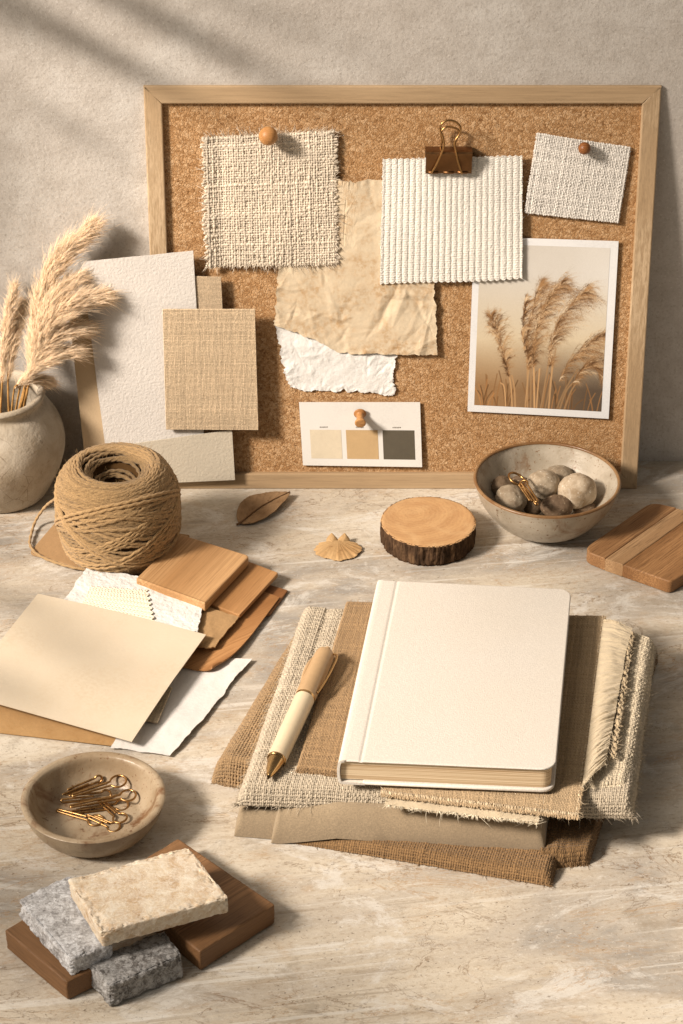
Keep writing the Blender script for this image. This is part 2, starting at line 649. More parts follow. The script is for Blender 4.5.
def m_fine(name, c, rot=0.0, rough=0.95, var=0.16, sc=620, depth=0.00022):
    """tight plain weave: fine crossing threads"""
    b = NB(name)
    v = b.map(rot=(0, 0, rot))
    w1 = b.noise(b.map((1, 5, 1), vec=v), sc, 2, 0.6)
    w2 = b.noise(b.map((5, 1, 1), vec=v), sc, 2, 0.6)
    h = b.math('MAXIMUM', w1, w2)
    f = b.noise(v, 1300, 2)
    big = b.noise(v, 34, 4)
    col = b.mix(b.gramp(h, 0.45, 0.72), dk(c, 1 - var * 1.4), dk(c, 1 + var * 0.6))
    col = b.mix(b.gramp(f, 0.35, 0.7, 0, 0.4), col, dk(c, 1.25))
    col = b.mix(b.gramp(big, 0.35, 0.7, 0, 0.35), col, dk(c, 0.82))
    return b.fin(col, rough, b.bump(b.math('MULTIPLY_ADD', f, 0.4, h), depth, 0.8), spec=0.12, sheen=0.2)


def m_paper(name, c, scale=900, depth=0.00015, var=0.06, mott=18, rough=0.85, warm=None, fleck=0.0, strength=0.6):
    b = NB(name)
    o = b.map()
    n = b.noise(o, scale, 3, 0.6)
    big = b.noise(o, mott, 5, 0.6)
    w = warm or dk(c, 0.86)
    col = b.mix(b.gramp(big, 0.35, 0.7), c, w)
    col = b.mix(b.gramp(n, 0.3, 0.7, 0, 1), dk(c, 1 - var), col)
    if fleck:
        f = b.noise(b.map((1, 2.5, 1), (0, 0, 0.6)), 420, 2, 0.7)
        col = b.mix(b.gramp(f, 0.66, 0.72, 0, fleck), col, dk(c, 0.35))
    return b.fin(col, rough, b.bump(n, depth, strength), spec=0.2)


def m_wood(name, c, d, rot=0.0, sx=9.0, sy=150.0, rough=0.55, ring=0.6, fine=1.0, zstretch=1.0, axis='z', loc=(0, 0, 0), pore=0.35, spec=0.3):
    """grain runs along local x after rot"""
    b = NB(name)
    r = (0, 0, rot) if axis == 'z' else (0, rot, 0) if axis == 'y' else (rot, 0, 0)
    v0 = b.map(rot=r, loc=loc)
    v = b.map((sx, sy, sy * zstretch), vec=v0)
    warp = b.noise(b.map((sx * 0.7, sy * 0.14, sy * 0.14), vec=v0), 1.0, 3)
    bands = b.noise(v, 0.45, 6, 0.62, 0.5)
    w = b.wave(b.map((sx * 0.5, sy * 0.5, sy * 0.5), vec=v0), 0.16, 9, 3, 0.7, dirn='Y')
    por = b.noise(b.map((sx * 6, sy * 9, sy * 9), vec=v0), 1.0, 2, 0.6)
    f = b.mix(ring, bands, w)
    col = b.mix(b.gramp(f, 0.3, 0.7), d, c)
    fine_ = b.noise(b.map((sx * 2.2, sy * 5, sy * 5), vec=v0), 1.0, 5, 0.7)
    col = b.mix(b.gramp(fine_, 0.38, 0.62), dk(d, 0.86), col)
    col = b.mix(b.gramp(warp, 0.3, 0.75, 0, 0.45), col, dk(c, 1.12))
    col = b.mix(b.gramp(por, 0.54, 0.66, 0, pore), col, dk(d, 0.42))
    h = b.mix(0.6, f, b.mix(0.5, por, fine_))
    return b.fin(col, rough, b.bump(h, 0.0005 * fine, 0.5), spec=spec)


def m_metal(name, c, rough=0.28):
    b = NB(name)
    n = b.noise(b.map(), 260, 3)
    r = b.gramp(n, 0.2, 0.8, rough * 0.7, rough * 1.5)
    col = b.mix(b.gramp(b.noise(b.map(), 70, 3), 0.35, 0.7), c, dk(c, 0.7))
    return b.fin(col, r, b.bump(n, 0.0001, 0.2), metal=1.0, spec=0.5)


def m_ceramic(name, c, c2, speck, rough=0.5, sk=0.5, streak=0.0, bumpd=0.0005, mott=28, crack=0.0):
    b = NB(name)
    o = b.map()
    big = b.noise(o, mott, 5, 0.62, 0.4)
    col = b.mix(b.gramp(big, 0.35, 0.68), c, c2)
    if streak:
        s = b.noise(b.map((1, 1, 0.35)), 60, 4, 0.65, 0.6)
        col = b.mix(b.gramp(s, 0.52, 0.72, 0, streak), col, speck)
    f = b.noise(o, 520, 2, 0.6)
    col = b.mix(b.gramp(f, 0.62, 0.72, 0, sk), col, speck)
    f2 = b.noise(o, 190, 2, 0.5)
    col = b.mix(b.gramp(f2, 0.68, 0.74, 0, sk), col, dk(speck, 0.7))
    h = b.noise(o, 320, 4, 0.6)
    nrm = b.bump(h, bumpd, 0.45)
    if crack:
        ck = b.voro(b.map((1, 1, 0.8), vec=o), 55, 'Distance', 'DISTANCE_TO_EDGE')
        ckm = b.gramp(ck, 0.0, 0.02, 1, 0)
        ckm = b.math('MULTIPLY', ckm, b.gramp(b.noise(o, 30, 2), 0.5, 0.62, 0, crack))
        col = b.mix(ckm, col, dk(speck, 0.6))
    return b.fin(col, rough, nrm, spec=0.4)


def m_stone(name, stops, scale=60, pit=0.5, rough=0.8, vein=0.4, veinc=(0.5, 0.5, 0.5, 1), bumpd=0.0012, cry=1.0):
    b = NB(name)
    o = b.map()
    n = b.noise(o, scale, 7, 0.68, 0.6)
    col = b.ramp(n, stops)
    ch = b.voro(b.map(vec=o), scale * 3.2, 'Color')
    sep = b.t.nodes.new('ShaderNodeSeparateColor'); b.t.links.new(ch, sep.inputs[0])
    col = b.mix(b.gramp(sep.outputs[0], 0.2, 0.9, 0, 0.30), col, veinc)
    v = b.noise(b.map((1, 2.2, 1), (0, 0, 0.7)), scale * 0.8, 6, 0.7, 2.0)
    col = b.mix(b.gramp(b.math('ABSOLUTE', b.math('SUBTRACT', v, 0.5)), 0.0, 0.045, vein, 0.0), col, veinc)
    cr = b.voro(b.map(vec=o), scale * 6, 'Color')
    sp2 = b.t.nodes.new('ShaderNodeSeparateColor'); b.t.links.new(cr, sp2.inputs[0])
    col = b.mix(b.gramp(sp2.outputs[1], 0.74, 0.82, 0, 0.32 * cry), col, stops[-1][1])
    col = b.mix(b.gramp(sp2.outputs[2], 0.82, 0.88, 0, 0.35 * cry), col, stops[0][1])
    p = b.noise(o, scale * 7, 4, 0.7)
    col = b.mix(b.gramp(p, 0.60, 0.74, 0, pit), col, stops[0][1])
    h = b.mix(0.5, b.mix(0.35 * cry, n, sp2.outputs[0]), p)
    return b.fin(col, rough, b.bump(h, bumpd, 0.85), spec=0.25)


def m_plain(name, c, rough=0.6, spec=0.3, metal=0.0, var=0.08, scale=300):
    b = NB(name)
    n = b.noise(b.map(), scale, 4)
    return b.fin(b.mix(b.gramp(n, 0.3, 0.7), dk(c, 1 - var), dk(c, 1 + var)), rough, b.bump(n, 0.0002, 0.2), metal, spec)


def m_attr(name, k=1.0, rough=0.45, spec=0.4):
    b = NB(name)
    return b.fin(b.attr(), rough, None, spec=spec)


def m_cork():
    b = NB('cork')
    o = b.map()
    wn = b.t.nodes.new('ShaderNodeTexNoise'); b.put(wn.inputs['Vector'], o); wn.inputs['Scale'].default_value = 220
    sc = b.t.nodes.new('ShaderNodeVectorMath'); sc.operation = 'SCALE'; b.t.links.new(wn.outputs['Color'], sc.inputs[0]); sc.inputs['Scale'].default_value = 0.0035
    ad = b.t.nodes.new('ShaderNodeVectorMath'); ad.operation = 'ADD'; b.t.links.new(o, ad.inputs[0]); b.t.links.new(sc.outputs[0], ad.inputs[1])
    v = ad.outputs[0]
    sep = b.t.nodes.new('ShaderNodeSeparateColor'); b.t.links.new(b.voro(v, 520), sep.inputs[0])
    sep2 = b.t.nodes.new('ShaderNodeSeparateColor'); b.t.links.new(b.voro(v, 1000), sep2.inputs[0])
    chip = b.math('MULTIPLY_ADD', sep2.outputs[1], 0.4, b.math('MULTIPLY', sep.outputs[0], 0.6))
    col = b.ramp(chip, [(0.05, alb(148, 104, 62)), (0.3, alb(176, 130, 84)), (0.55, alb(194, 148, 100)), (0.85, alb(210, 168, 122))])
    gap = b.voro(v, 520, 'Distance', 'DISTANCE_TO_EDGE')
    n = b.noise(o, 420, 4, 0.7)
    gp = b.math('MULTIPLY', b.gramp(gap, 0.0, 0.10, 1, 0), b.gramp(n, 0.45, 0.62))
    col = b.mix(b.math('MULTIPLY', gp, 0.6), col, alb(112, 70, 34))
    d = b.noise(o, 330, 4, 0.65)
    col = b.mix(b.gramp(d, 0.60, 0.66, 0, 0.75), col, alb(112, 72, 36))
    d2 = b.noise(b.map(loc=(1, 2, 3)), 380, 3, 0.65)
    col = b.mix(b.gramp(d2, 0.61, 0.68, 0, 0.5), col, alb(232, 192, 142))
    col = b.mix(b.gramp(b.noise(o, 14, 3), 0.35, 0.7, 0, 0.3), col, alb(182, 130, 78))
    h = b.math('MULTIPLY_ADD', b.gramp(gap, 0, 0.15), 0.6, b.math('MULTIPLY', chip, 0.8))
    h = b.math('MULTIPLY_ADD', n, 0.5, h)
    return b.fin(col, 0.88, b.bump(h, 0.0007, 0.6), spec=0.15)


def m_wall():
    b = NB('plaster_wall')
    o = b.map()
    n = b.noise(o, 7, 8, 0.62, 0.6)
    col = b.ramp(n, [(0.30, alb(186, 172, 155)), (0.5, alb(202, 188, 170)), (0.72, alb(218, 206, 189))])
    s = b.noise(o, 60, 6, 0.7)
    col = b.mix(b.gramp(s, 0.35, 0.7, 0, 0.45), col, alb(172, 157, 139))
    f = b.noise(o, 420, 4, 0.7)
    col = b.mix(b.gramp(f, 0.50, 0.70, 0, 0.6), col, alb(160, 145, 127))
    f3 = b.noise(b.map(loc=(5, 1, 2)), 520, 3, 0.7)
    col = b.mix(b.gramp(f3, 0.55, 0.7, 0, 0.55), col, alb(228, 216, 198))
    w = b.noise(b.map((0.5, 1, 1)), 30, 5, 0.7)
    h = b.math('MULTIPLY_ADD', f, 0.35, b.math('MULTIPLY', s, 0.9))
    h = b.math('MULTIPLY_ADD', w, 0.6, h)
    return b.fin(col, 0.92, b.bump(h, 0.0016, 0.6), spec=0.15)


def m_table():
    """pale limewashed stone: cream and grey drifts, long streaks, pits and thin cracks"""
    b = NB('weathered_tabletop')
    rot = (0, 0, math.radians(-9))
    v = b.map(rot=rot)
    drift = b.noise(b.map((1.0, 2.2, 1), vec=v), 4.2, 6, 0.6, 0.8)
    col = b.ramp(drift, [(0.36, alb(160, 148, 132)), (0.46, alb(190, 173, 150)), (0.55, alb(208, 189, 161)), (0.68, alb(220, 203, 177))])
    st = b.noise(b.map((6, 30, 1), vec=v), 1.6, 10, 0.78, 0.6)
    col = b.mix(b.gramp(st, 0.50, 0.66, 0, 0.5), col, alb(170, 146, 116))
    st2 = b.noise(b.map((7, 30, 1), loc=(3, 7, 0), vec=v), 1.5, 10, 0.78, 0.7)
    col = b.mix(b.gramp(st2, 0.53, 0.68, 0, 0.5), col, alb(226, 210, 187))
    rust = b.noise(b.map((2, 5, 1), loc=(1, 2, 0), vec=v), 7, 6, 0.7, 1.5)
    col = b.mix(b.gramp(rust, 0.54, 0.72, 0, 0.5), col, alb(190, 154, 112))
    grey = b.noise(b.map((2, 8, 1), loc=(4, 0, 0), vec=v), 6, 7, 0.7, 1.0)
    col = b.mix(b.gramp(grey, 0.55, 0.72, 0, 0.45), col, alb(160, 149, 135))
    fl = b.noise(b.map((1, 1.8, 1), vec=v), 240, 5, 0.75)
    col = b.mix(b.gramp(fl, 0.50, 0.68, 0, 0.6), col, alb(158, 132, 102))
    fl2 = b.noise(b.map((1, 1.4, 1), loc=(2, 5, 1), vec=v), 300, 4, 0.75)
    col = b.mix(b.gramp(fl2, 0.55, 0.72, 0, 0.55), col, alb(234, 220, 198))
    pit = b.noise(b.map((1, 1.5, 1), vec=v), 340, 3, 0.6)
    pm = b.math('MULTIPLY', b.gramp(pit, 0.63, 0.69), b.gramp(b.noise(v, 26, 3), 0.42, 0.58))
    col = b.mix(b.math('MULTIPLY', pm, 0.75), col, alb(112, 90, 66))
    cv = b.noise(b.map((1, 2.2, 1), (0, 0, math.radians(-28))), 11, 7, 0.62, 1.2)
    ck = b.gramp(b.math('ABSOLUTE', b.math('SUBTRACT', cv, 0.5)), 0.0, 0.006, 1, 0)
    ck = b.math('MULTIPLY', ck, b.gramp(b.noise(v, 9, 2), 0.44, 0.56, 0, 0.75))
    col = b.mix(ck, col, alb(140, 106, 72))
    wsh = b.noise(b.map((3, 5, 1), loc=(7, 3, 0), vec=v), 4.5, 10, 0.78, 0.7)
    col = b.mix(b.gramp(wsh, 0.52, 0.61, 0, 0.58), col, alb(226, 214, 195))
    stn = b.noise(b.map((3, 4.5, 1), loc=(11, 6, 0), vec=v), 5.0, 10, 0.8, 0.6)
    col = b.mix(b.gramp(stn, 0.54, 0.63, 0, 0.55), col, alb(164, 146, 122))
    vn = b.noise(b.map((1, 3.4, 1), loc=(2, 9, 0), vec=v), 8, 9, 0.7, 1.0)
    vm = b.gramp(b.math('ABSOLUTE', b.math('SUBTRACT', vn, 0.5)), 0.0, 0.012, 1, 0)
    vm = b.math('MULTIPLY', vm, b.gramp(b.noise(v, 14, 3), 0.42, 0.6, 0, 0.6))
    col = b.mix(vm, col, alb(176, 136, 92))
    s1 = b.noise(b.map((3, 150, 1), loc=(5, 2, 0), vec=v), 1.0, 5, 0.7, 0.3)
    s2 = b.noise(b.map((4, 110, 1), loc=(9, 4, 0), vec=v), 1.0, 5, 0.7, 0.3)
    zone = b.gramp(b.noise(b.map((1, 2, 1), loc=(1, 8, 0), vec=v), 6, 4), 0.42, 0.58)
    col = b.mix(b.math('MULTIPLY', b.gramp(s1, 0.56, 0.62, 0, 0.5), zone), col, alb(232, 220, 200))
    col = b.mix(b.math('MULTIPLY', b.gramp(s2, 0.57, 0.63, 0, 0.45), zone), col, alb(150, 128, 102))
    h = b.math('MULTIPLY_ADD', fl, 0.35, b.math('MULTIPLY', st, 0.8))
    h = b.math('MULTIPLY_ADD', s1, 0.3, h)
    h = b.math('SUBTRACT', h, b.math('MULTIPLY', pm, 0.5))
    h = b.math('SUBTRACT', h, b.math('MULTIPLY', ck, 0.4))
    rg = b.gramp(wsh, 0.4, 0.65, 0.5, 0.72)
    return b.fin(col, rg, b.bump(h, 0.0011, 0.55), spec=0.3)

# ------------------------------------------------------------------ palette
M_WOODF = m_wood('pale_frame_wood', alb(202, 170, 130), alb(180, 146, 106), 0, 7, 130, 0.5, pore=0.2)
M_WOODV = m_wood('pale_frame_wood_upright', alb(202, 170, 130), alb(180, 146, 106), PI / 2, 7, 130, 0.5, axis='y', pore=0.2)
M_CORK = m_cork()
M_BRASS = m_metal('aged_brass', (0.46, 0.27, 0.11, 1), 0.3)
M_COPPER = m_metal('bronze_clip', (0.22, 0.115, 0.05, 1), 0.38)
M_GOLD = m_metal('pen_gold', (0.62, 0.40, 0.18, 1), 0.2)

# ------------------------------------------------------------------ setting
WALL_Y = TABLE.px(600, 461)[1]
u = np.array([[-1.6, -1.3], [1.6, -1.3], [1.6, WALL_Y], [-1.6, WALL_Y]])
tag(mk('tabletop', [(*p, 0) for p in u], [[[0, 1, 2, 3]]], m_table(), loc=(0, 0, 0)), 'weathered cream and grey stone tabletop', None, None, 'structure')
tag(mk('wall', [(-1.6, WALL_Y, -0.05), (1.6, WALL_Y, -0.05), (1.6, WALL_Y, 1.2), (-1.6, WALL_Y, 1.2)], [[[0, 1, 2, 3]]], m_wall(),
       loc=(0, WALL_Y, 0)), 'mottled beige plaster wall', None, None, 'structure')

# ------------------------------------------------------------------ cork board
TL, TR, BR, BL = BOARD.px(144, 86, .004), BOARD.px(657, 86, .004), BOARD.px(641, 489, .004), BOARD.px(158, 489, .004)
L_, R__ = (TL[0] + BL[0]) / 2, (TR[0] + BR[0]) / 2
B_, T_ = BL[1], TL[1]
RW = 0.0125
bd = thing('cork_board', 'large cork pinboard in a pale wood frame leaning on the wall', 'pinboard', BOARD.pos((L_ + R__) / 2, B_, 0))
V, F_ = prism([(L_ + .004, B_ + .004), (R__ - .004, B_ + .004), (R__ - .004, T_ - .004), (L_ + .004, T_ - .004)], -0.008, 0, 0.0005, BOARD)
mk('cork_panel', V, F_, M_CORK, bd, smooth=False)
g = 0.0001
rails = [([(L_, B_), (R__, B_), (R__ - RW, B_ + RW), (L_ + RW, B_ + RW)], M_WOODF),
         ([(L_, T_), (L_ + RW, T_ - RW), (R__ - RW, T_ - RW), (R__, T_)], M_WOODF),
         ([(L_, B_ + g), (L_ + RW, B_ + RW + g), (L_ + RW, T_ - RW - g), (L_, T_ - g)], M_WOODV),
         ([(R__, B_ + g), (R__, T_ - g), (R__ - RW, T_ - RW - g), (R__ - RW, B_ + RW + g)], M_WOODV)]
for o, m in rails:
    V, F_ = prism(o, -0.0125, 0.004, 0.0009, BOARD, 2)
    mk('frame_rail', V, F_, m, bd, smooth=False)


def on_board(x, y, h): return BOARD.pos(*BOARD.px(x, y, h), h)


def board_surf(px, h, **k): return Surf(BOARD, BOARD.pxs(px, h), h, **k)


# ------------------------------------------------------------------ sheets leaning at the left
S = board_surf([(88, 486), (160, 486), (140, 300), (69, 315)], .0058)
tag(cover('paper_sheet', S, m_paper('tan_card', alb(204, 172, 131), 700, 0.0002, 0.05), 30, 40, solid=0.0008),
    'tan card showing as a strip left of the white textured sheet', 'card')
S = board_surf([(109, 474), (206, 470), (193, 251), (81, 262)], .0080, edge=torn(.0004, 60, 4))
tag(cover('paper_sheet', S, m_paper('cold_press_paper', alb(221, 207, 189), 520, 0.0006, 0.05, strength=0.9), 60, 80, solid=0.0008),
    'large white cold-press paper sheet leaning behind the pampas plumes', 'paper')
S = board_surf([(190, 330), (224, 332), (221, 277), (186, 276)], .0064)
V, F_, C = weave(S, 34, 55, .00036, .00022, 3, (.004, .008, .008, .01), 2, 5, cvar=.12)
t = thing('linen_swatch', 'small beige linen tag peeking out behind the white sheet', 'fabric swatch', S.p(.5, 0.0))
mk('weave', V, F_, m_thread('linen_tag_yarn', alb(196, 168, 132)), t, col=C)
cover('backing', S, m_plain('linen_tag_back', alb(170, 138, 100), .95, .1), 12, 12, t, solid=.0006, inset=.01)
S = board_surf([(146, 484), (235, 480), (232, 430), (110, 447)], .0102)
tag(cover('paper_sheet', S, m_paper('stone_card', alb(206, 188, 160), 520, 0.0005, 0.05, strength=0.8), 50, 30, solid=0.0008),
    'greige textured card under the linen swatch, its lower edge on the frame', 'card')
S = board_surf([(166, 429.5), (258.5, 430), (255, 309), (162.5, 309)], .0125)
t = thing('linen_swatch', 'square oatmeal linen swatch card at the left edge of the corkboard', 'fabric swatch', S.p(.5, 0.0))
V, F_, C = weave(S, 74, 96, .00043, .00026, 8, (.002, .003, .003, .004), 2, 5, cvar=.16, slub=.45)
mk('weave', V, F_, m_thread('oatmeal_yarn', alb(205, 176, 138)), t, col=C)
cover('backing', S, m_plain('oatmeal_back', alb(172, 138, 98), .95, .1), 20, 20, t, solid=.0012, inset=.004)

# ------------------------------------------------------------------ things pinned to the cork
# parchment, behind burlap and knit
def hf_par(x, y):
    edge = np.clip(1 - np.minimum(np.minimum(x, 1 - x), np.minimum(y, 1 - y)) * 12, 0, 1)
    h = .0010 + .0006 * n2(x * 2.2, y * 2.2, 32, 2)
    h = h + creases(x, y, 26, 301, .00055, .035, 1.0, .35) + creases(x, y, 16, 302, .0012, .05, 1.0, .30, (.6, 1.0, .0, .45)) + creases(x, y, 14, 303, .0006, .03, 1.0, .2, (0, .5, .0, .5))
    return h + edge ** 2 * .0010 * (n2(x * 16, y * 16, 35, 2) + .4) + .00008 * n2(x * 60, y * 60, 36, 2)


def parchment_edge(x, y):
    d = torn(.0042, 55, 41, (1, 1, 1, 1), .12, .13, .72)(x, y)
    d[..., 1] += .0215 * (1 - np.clip(x / .40, 0, 1) ** 1.3) * (1 - np.clip(y, 0, 1)) ** 2.2 * (x < .4)
    s = np.clip((y - .56) / .06, 0, 1)
    s = s * s * (3 - 2 * s)
    d[..., 0] += np.where(x < .5, s * (1 - x * 2) * .036, 0)         # narrower upper half
    return d


S = board_surf([(274, 352), (436, 354), (432, 180), (283, 180)], .0022, hf=hf_par, edge=parchment_edge)
tag(cover('parchment_sheet', S, m_paper('parchment', alb(226, 200, 162), 300, 0.0003, .10, 50, .8, alb(186, 146, 100), strength=.7, fleck=.10), 220, 240, solid=.0003),
    'crinkled tan parchment with torn edges pinned between burlap and ribbed knit', 'paper')


def hf_wp(x, y):
    edge = np.clip(1 - np.minimum(np.minimum(x, 1 - x), np.minimum(y, 1 - y)) * 8, 0, 1)
    h = .0009 + creases(x, y, 44, 311, .0006, .06, 1.8, .22) + .0002 * n2(x * 30, y * 20, 51, 3, .6)
    return (h + edge ** 2 * .0011 * (n2(x * 20, y * 12, 55, 2) + .3)) * np.clip((1.02 - y) * 3, .25, 1)


S = board_surf([(287, 387), (393, 396), (400, 338), (275, 322)], .0004, hf=hf_wp, edge=torn(.0058, 70, 61, (1.2, 1, 1, .7), .085, .05, .72))
tag(cover('torn_paper', S, m_paper('mulberry_paper', alb(238, 228, 212), 300, .0007, .05, 70, .9, alb(222, 210, 192)), 200, 120, solid=.0003),
    'crumpled white handmade paper with torn edges, below the tan parchment', 'paper')


# frayed burlap swatch
def hf_bur(x, y): return .0022 + .0016 * np.sin(x * 3.0 + .4) * np.sin(y * 2.6 + .3) + .0012 * n2(x * 2.4, y * 2.4, 71, 2) + .0025 * np.clip(.10 - x, 0, 1) * 10


S = board_surf([(209, 264), (335, 262), (333, 130), (206, 137)], .0016, hf=hf_bur, edge=torn(.0009, 50, 72, (1, 1, 1, 1), .09, .09))
t = thing('burlap_swatch', 'coarse cream burlap square with frayed edges at the top of the corkboard', 'fabric swatch', S.p(.5, 0))
cover('backing', S, m_plain('burlap_back', alb(214, 190, 156), .95, .1), 30, 30, t, solid=.0004, off=-.0003, inset=.02)
V, F_, C = join(weave(S, 50, 52, .00088, .00032, 21, (.045, .045, .026, .010), 4, 6, wob=.45, thick=.6, slub=.7, cvar=.15),
                fuzz(S, 900, .0035, .00010, 22))
M_BUR = m_thread('burlap_yarn', alb(220, 198, 168), .18)
mk('weave', V, F_, M_BUR, t, col=C)
V, F_, C = join(fuzz(S, 700, .0040, .00028, 23, edges=True, lift=.0), fuzz(S, 900, .0030, .00016, 24, edges=True, lift=.0003))
mk('fringe', V, F_, M_BUR, t, col=C)

# small linen square, top right
S = board_surf([(524.5, 212), (618, 222), (630.5, 147), (537, 132.5)], .0014, hf=lambda x, y: .0015 + .0012 * np.sin(x * 4) * y)
t = thing('linen_swatch', 'small off-white linen swatch tilted in the top right corner of the corkboard', 'fabric swatch', S.p(.5, 0))
cover('backing', S, m_plain('white_linen_back', alb(190, 170, 142), .95, .1), 20, 20, t, solid=.0004, off=-.0004, inset=.005)
V, F_, C = join(weave(S, 56, 48, .00058, .00033, 31, (.012, .014, .014, .012), 3, 5, wob=.3, thick=.6, slub=.6, cvar=.14), fuzz(S, 300, .0025, .00008, 32))
mk('weave', V, F_, m_thread('white_linen_yarn', alb(226, 212, 192), .15), t, col=C)


# ribbed knit
NR = 23


def hf_knit(x, y):
    ph = x * NR + .16 * n1(x * 5, 86, 2) + .05 * n2(x * 8, y * 3, 87, 2)
    rib = np.abs(np.cos(PI * ph)) ** .5
    row = .5 + .5 * np.cos(2 * PI * (y * 52 + .35 * np.abs((ph + .5) % 1 - .5) * 2))
    return .0016 + .00055 * rib + .00026 * row * rib + .0016 * np.sin(x * 3 + .5) * np.sin(y * 2.5) + .00034 * n2(x * 150, y * 150, 81, 2)


def knit_edge(x, y):
    d = np.zeros(x.shape + (2,))
    e0 = (1 - np.clip(y, 0, 1)) ** 6
    d[..., 1] += e0 * (.0011 * np.abs(np.cos(PI * x * NR)) * -1 + .0008 * np.sin(x * 5 + 1)) + np.clip(y, 0, 1) ** 6 * (-.0005 + .0007 * np.abs(np.cos(PI * x * NR)))
    d[..., 0] += np.clip(1 - x, 0, 1) ** 8 * .0006 * n1(y * 9, 82, 3) + np.clip(x, 0, 1) ** 8 * .0005 * n1(y * 8, 83, 3)
    return d


S = board_surf([(380, 283), (522, 276), (522, 155), (383, 158)], .0032, hf=hf_knit, edge=knit_edge)
u, v = np.meshgrid(np.linspace(0, 1, NR * 12 + 1), np.linspace(0, 1, 321))
P, n = S.pn(u, v, 5e-4)
cc = .93 + .07 * np.abs(np.cos(PI * u * NR)) ** .6
t = thing('knit_swatch', 'cream ribbed knit swatch hanging from the bronze binder clip', 'fabric swatch', S.p(.5, 0))
mk('ribbing', P.reshape(-1, 3), [gridf(NR * 12 + 1, 321)], m_thread('knit_wool', alb(236, 222, 200), .14, grain=1100), t, col=cc.ravel(), solid=.0012)
V, F_, C = join(fuzz(S, 900, .0022, .00007, 84), fuzz(S, 260, .0012, .00010, 85, edges=True))
mk('fuzz', V, F_, m_thread('knit_fuzz', alb(246, 236, 218), .1), t, col=C)

# paint card
S = board_surf([(303, 465), (422, 466), (420, 402), (299, 402)], .0016, hf=lambda x, y: .0006 + .0015 * x * (1 - y))
t = thing('colour_card', 'white card with cream, tan and charcoal squares pinned low on the corkboard', 'colour card', S.p(.5, 0))
cover('card', S, m_paper('card_stock', alb(236, 224, 206), 700, .00008, .02), 24, 16, t, solid=.0005)


def patch(S, x0, x1, y0, y1, name, mat, par, off=.00012, n=8):
    uu, vv = np.meshgrid(np.linspace(x0, x1, n), np.linspace(y0, y1, n))
    P, nn = S.pn(uu, vv)
    return mk(name, (P + nn * off).reshape(-1, 3), [gridf(n, n)], mat, par)


for i, (x0, x1, c, lb) in enumerate([(.075, .335, (229, 207, 172), 'cream painted square'), (.375, .64, (206, 168, 118), 'tan painted square'), (.68, .945, (99, 88, 70), 'charcoal painted square')]):
    o = patch(S, x0, x1, .115, .57, 'colour_square', m_paper('paint_%d' % i, alb(*c), 300, .0002, .06, 60), t)
    o['label'] = lb
    # the tiny printed caption over each square: a few letter-sized dashes
    vs, fs, k = [], [], 0
    x = x0 + .085
    rr = random.Random(i)
    for j in range(6):
        w = rr.uniform(.004, .009)
        uu, vv = np.meshgrid([x, x + w], [.600 + rr.uniform(0, .004), .618 + rr.uniform(0, .006)])
        P, nn = S.pn(uu, vv)
        vs.append((P + nn * .00012).reshape(-1, 3)); fs.append([4 * j, 4 * j + 1, 4 * j + 3, 4 * j + 2])
        x += w + .005
    mk('caption', np.concatenate(vs), [fs], m_plain('caption_ink', alb(110, 96, 80), .9), t)

# ------------------------------------------------------------------ photo print of grasses
PW, PH = 270, 336


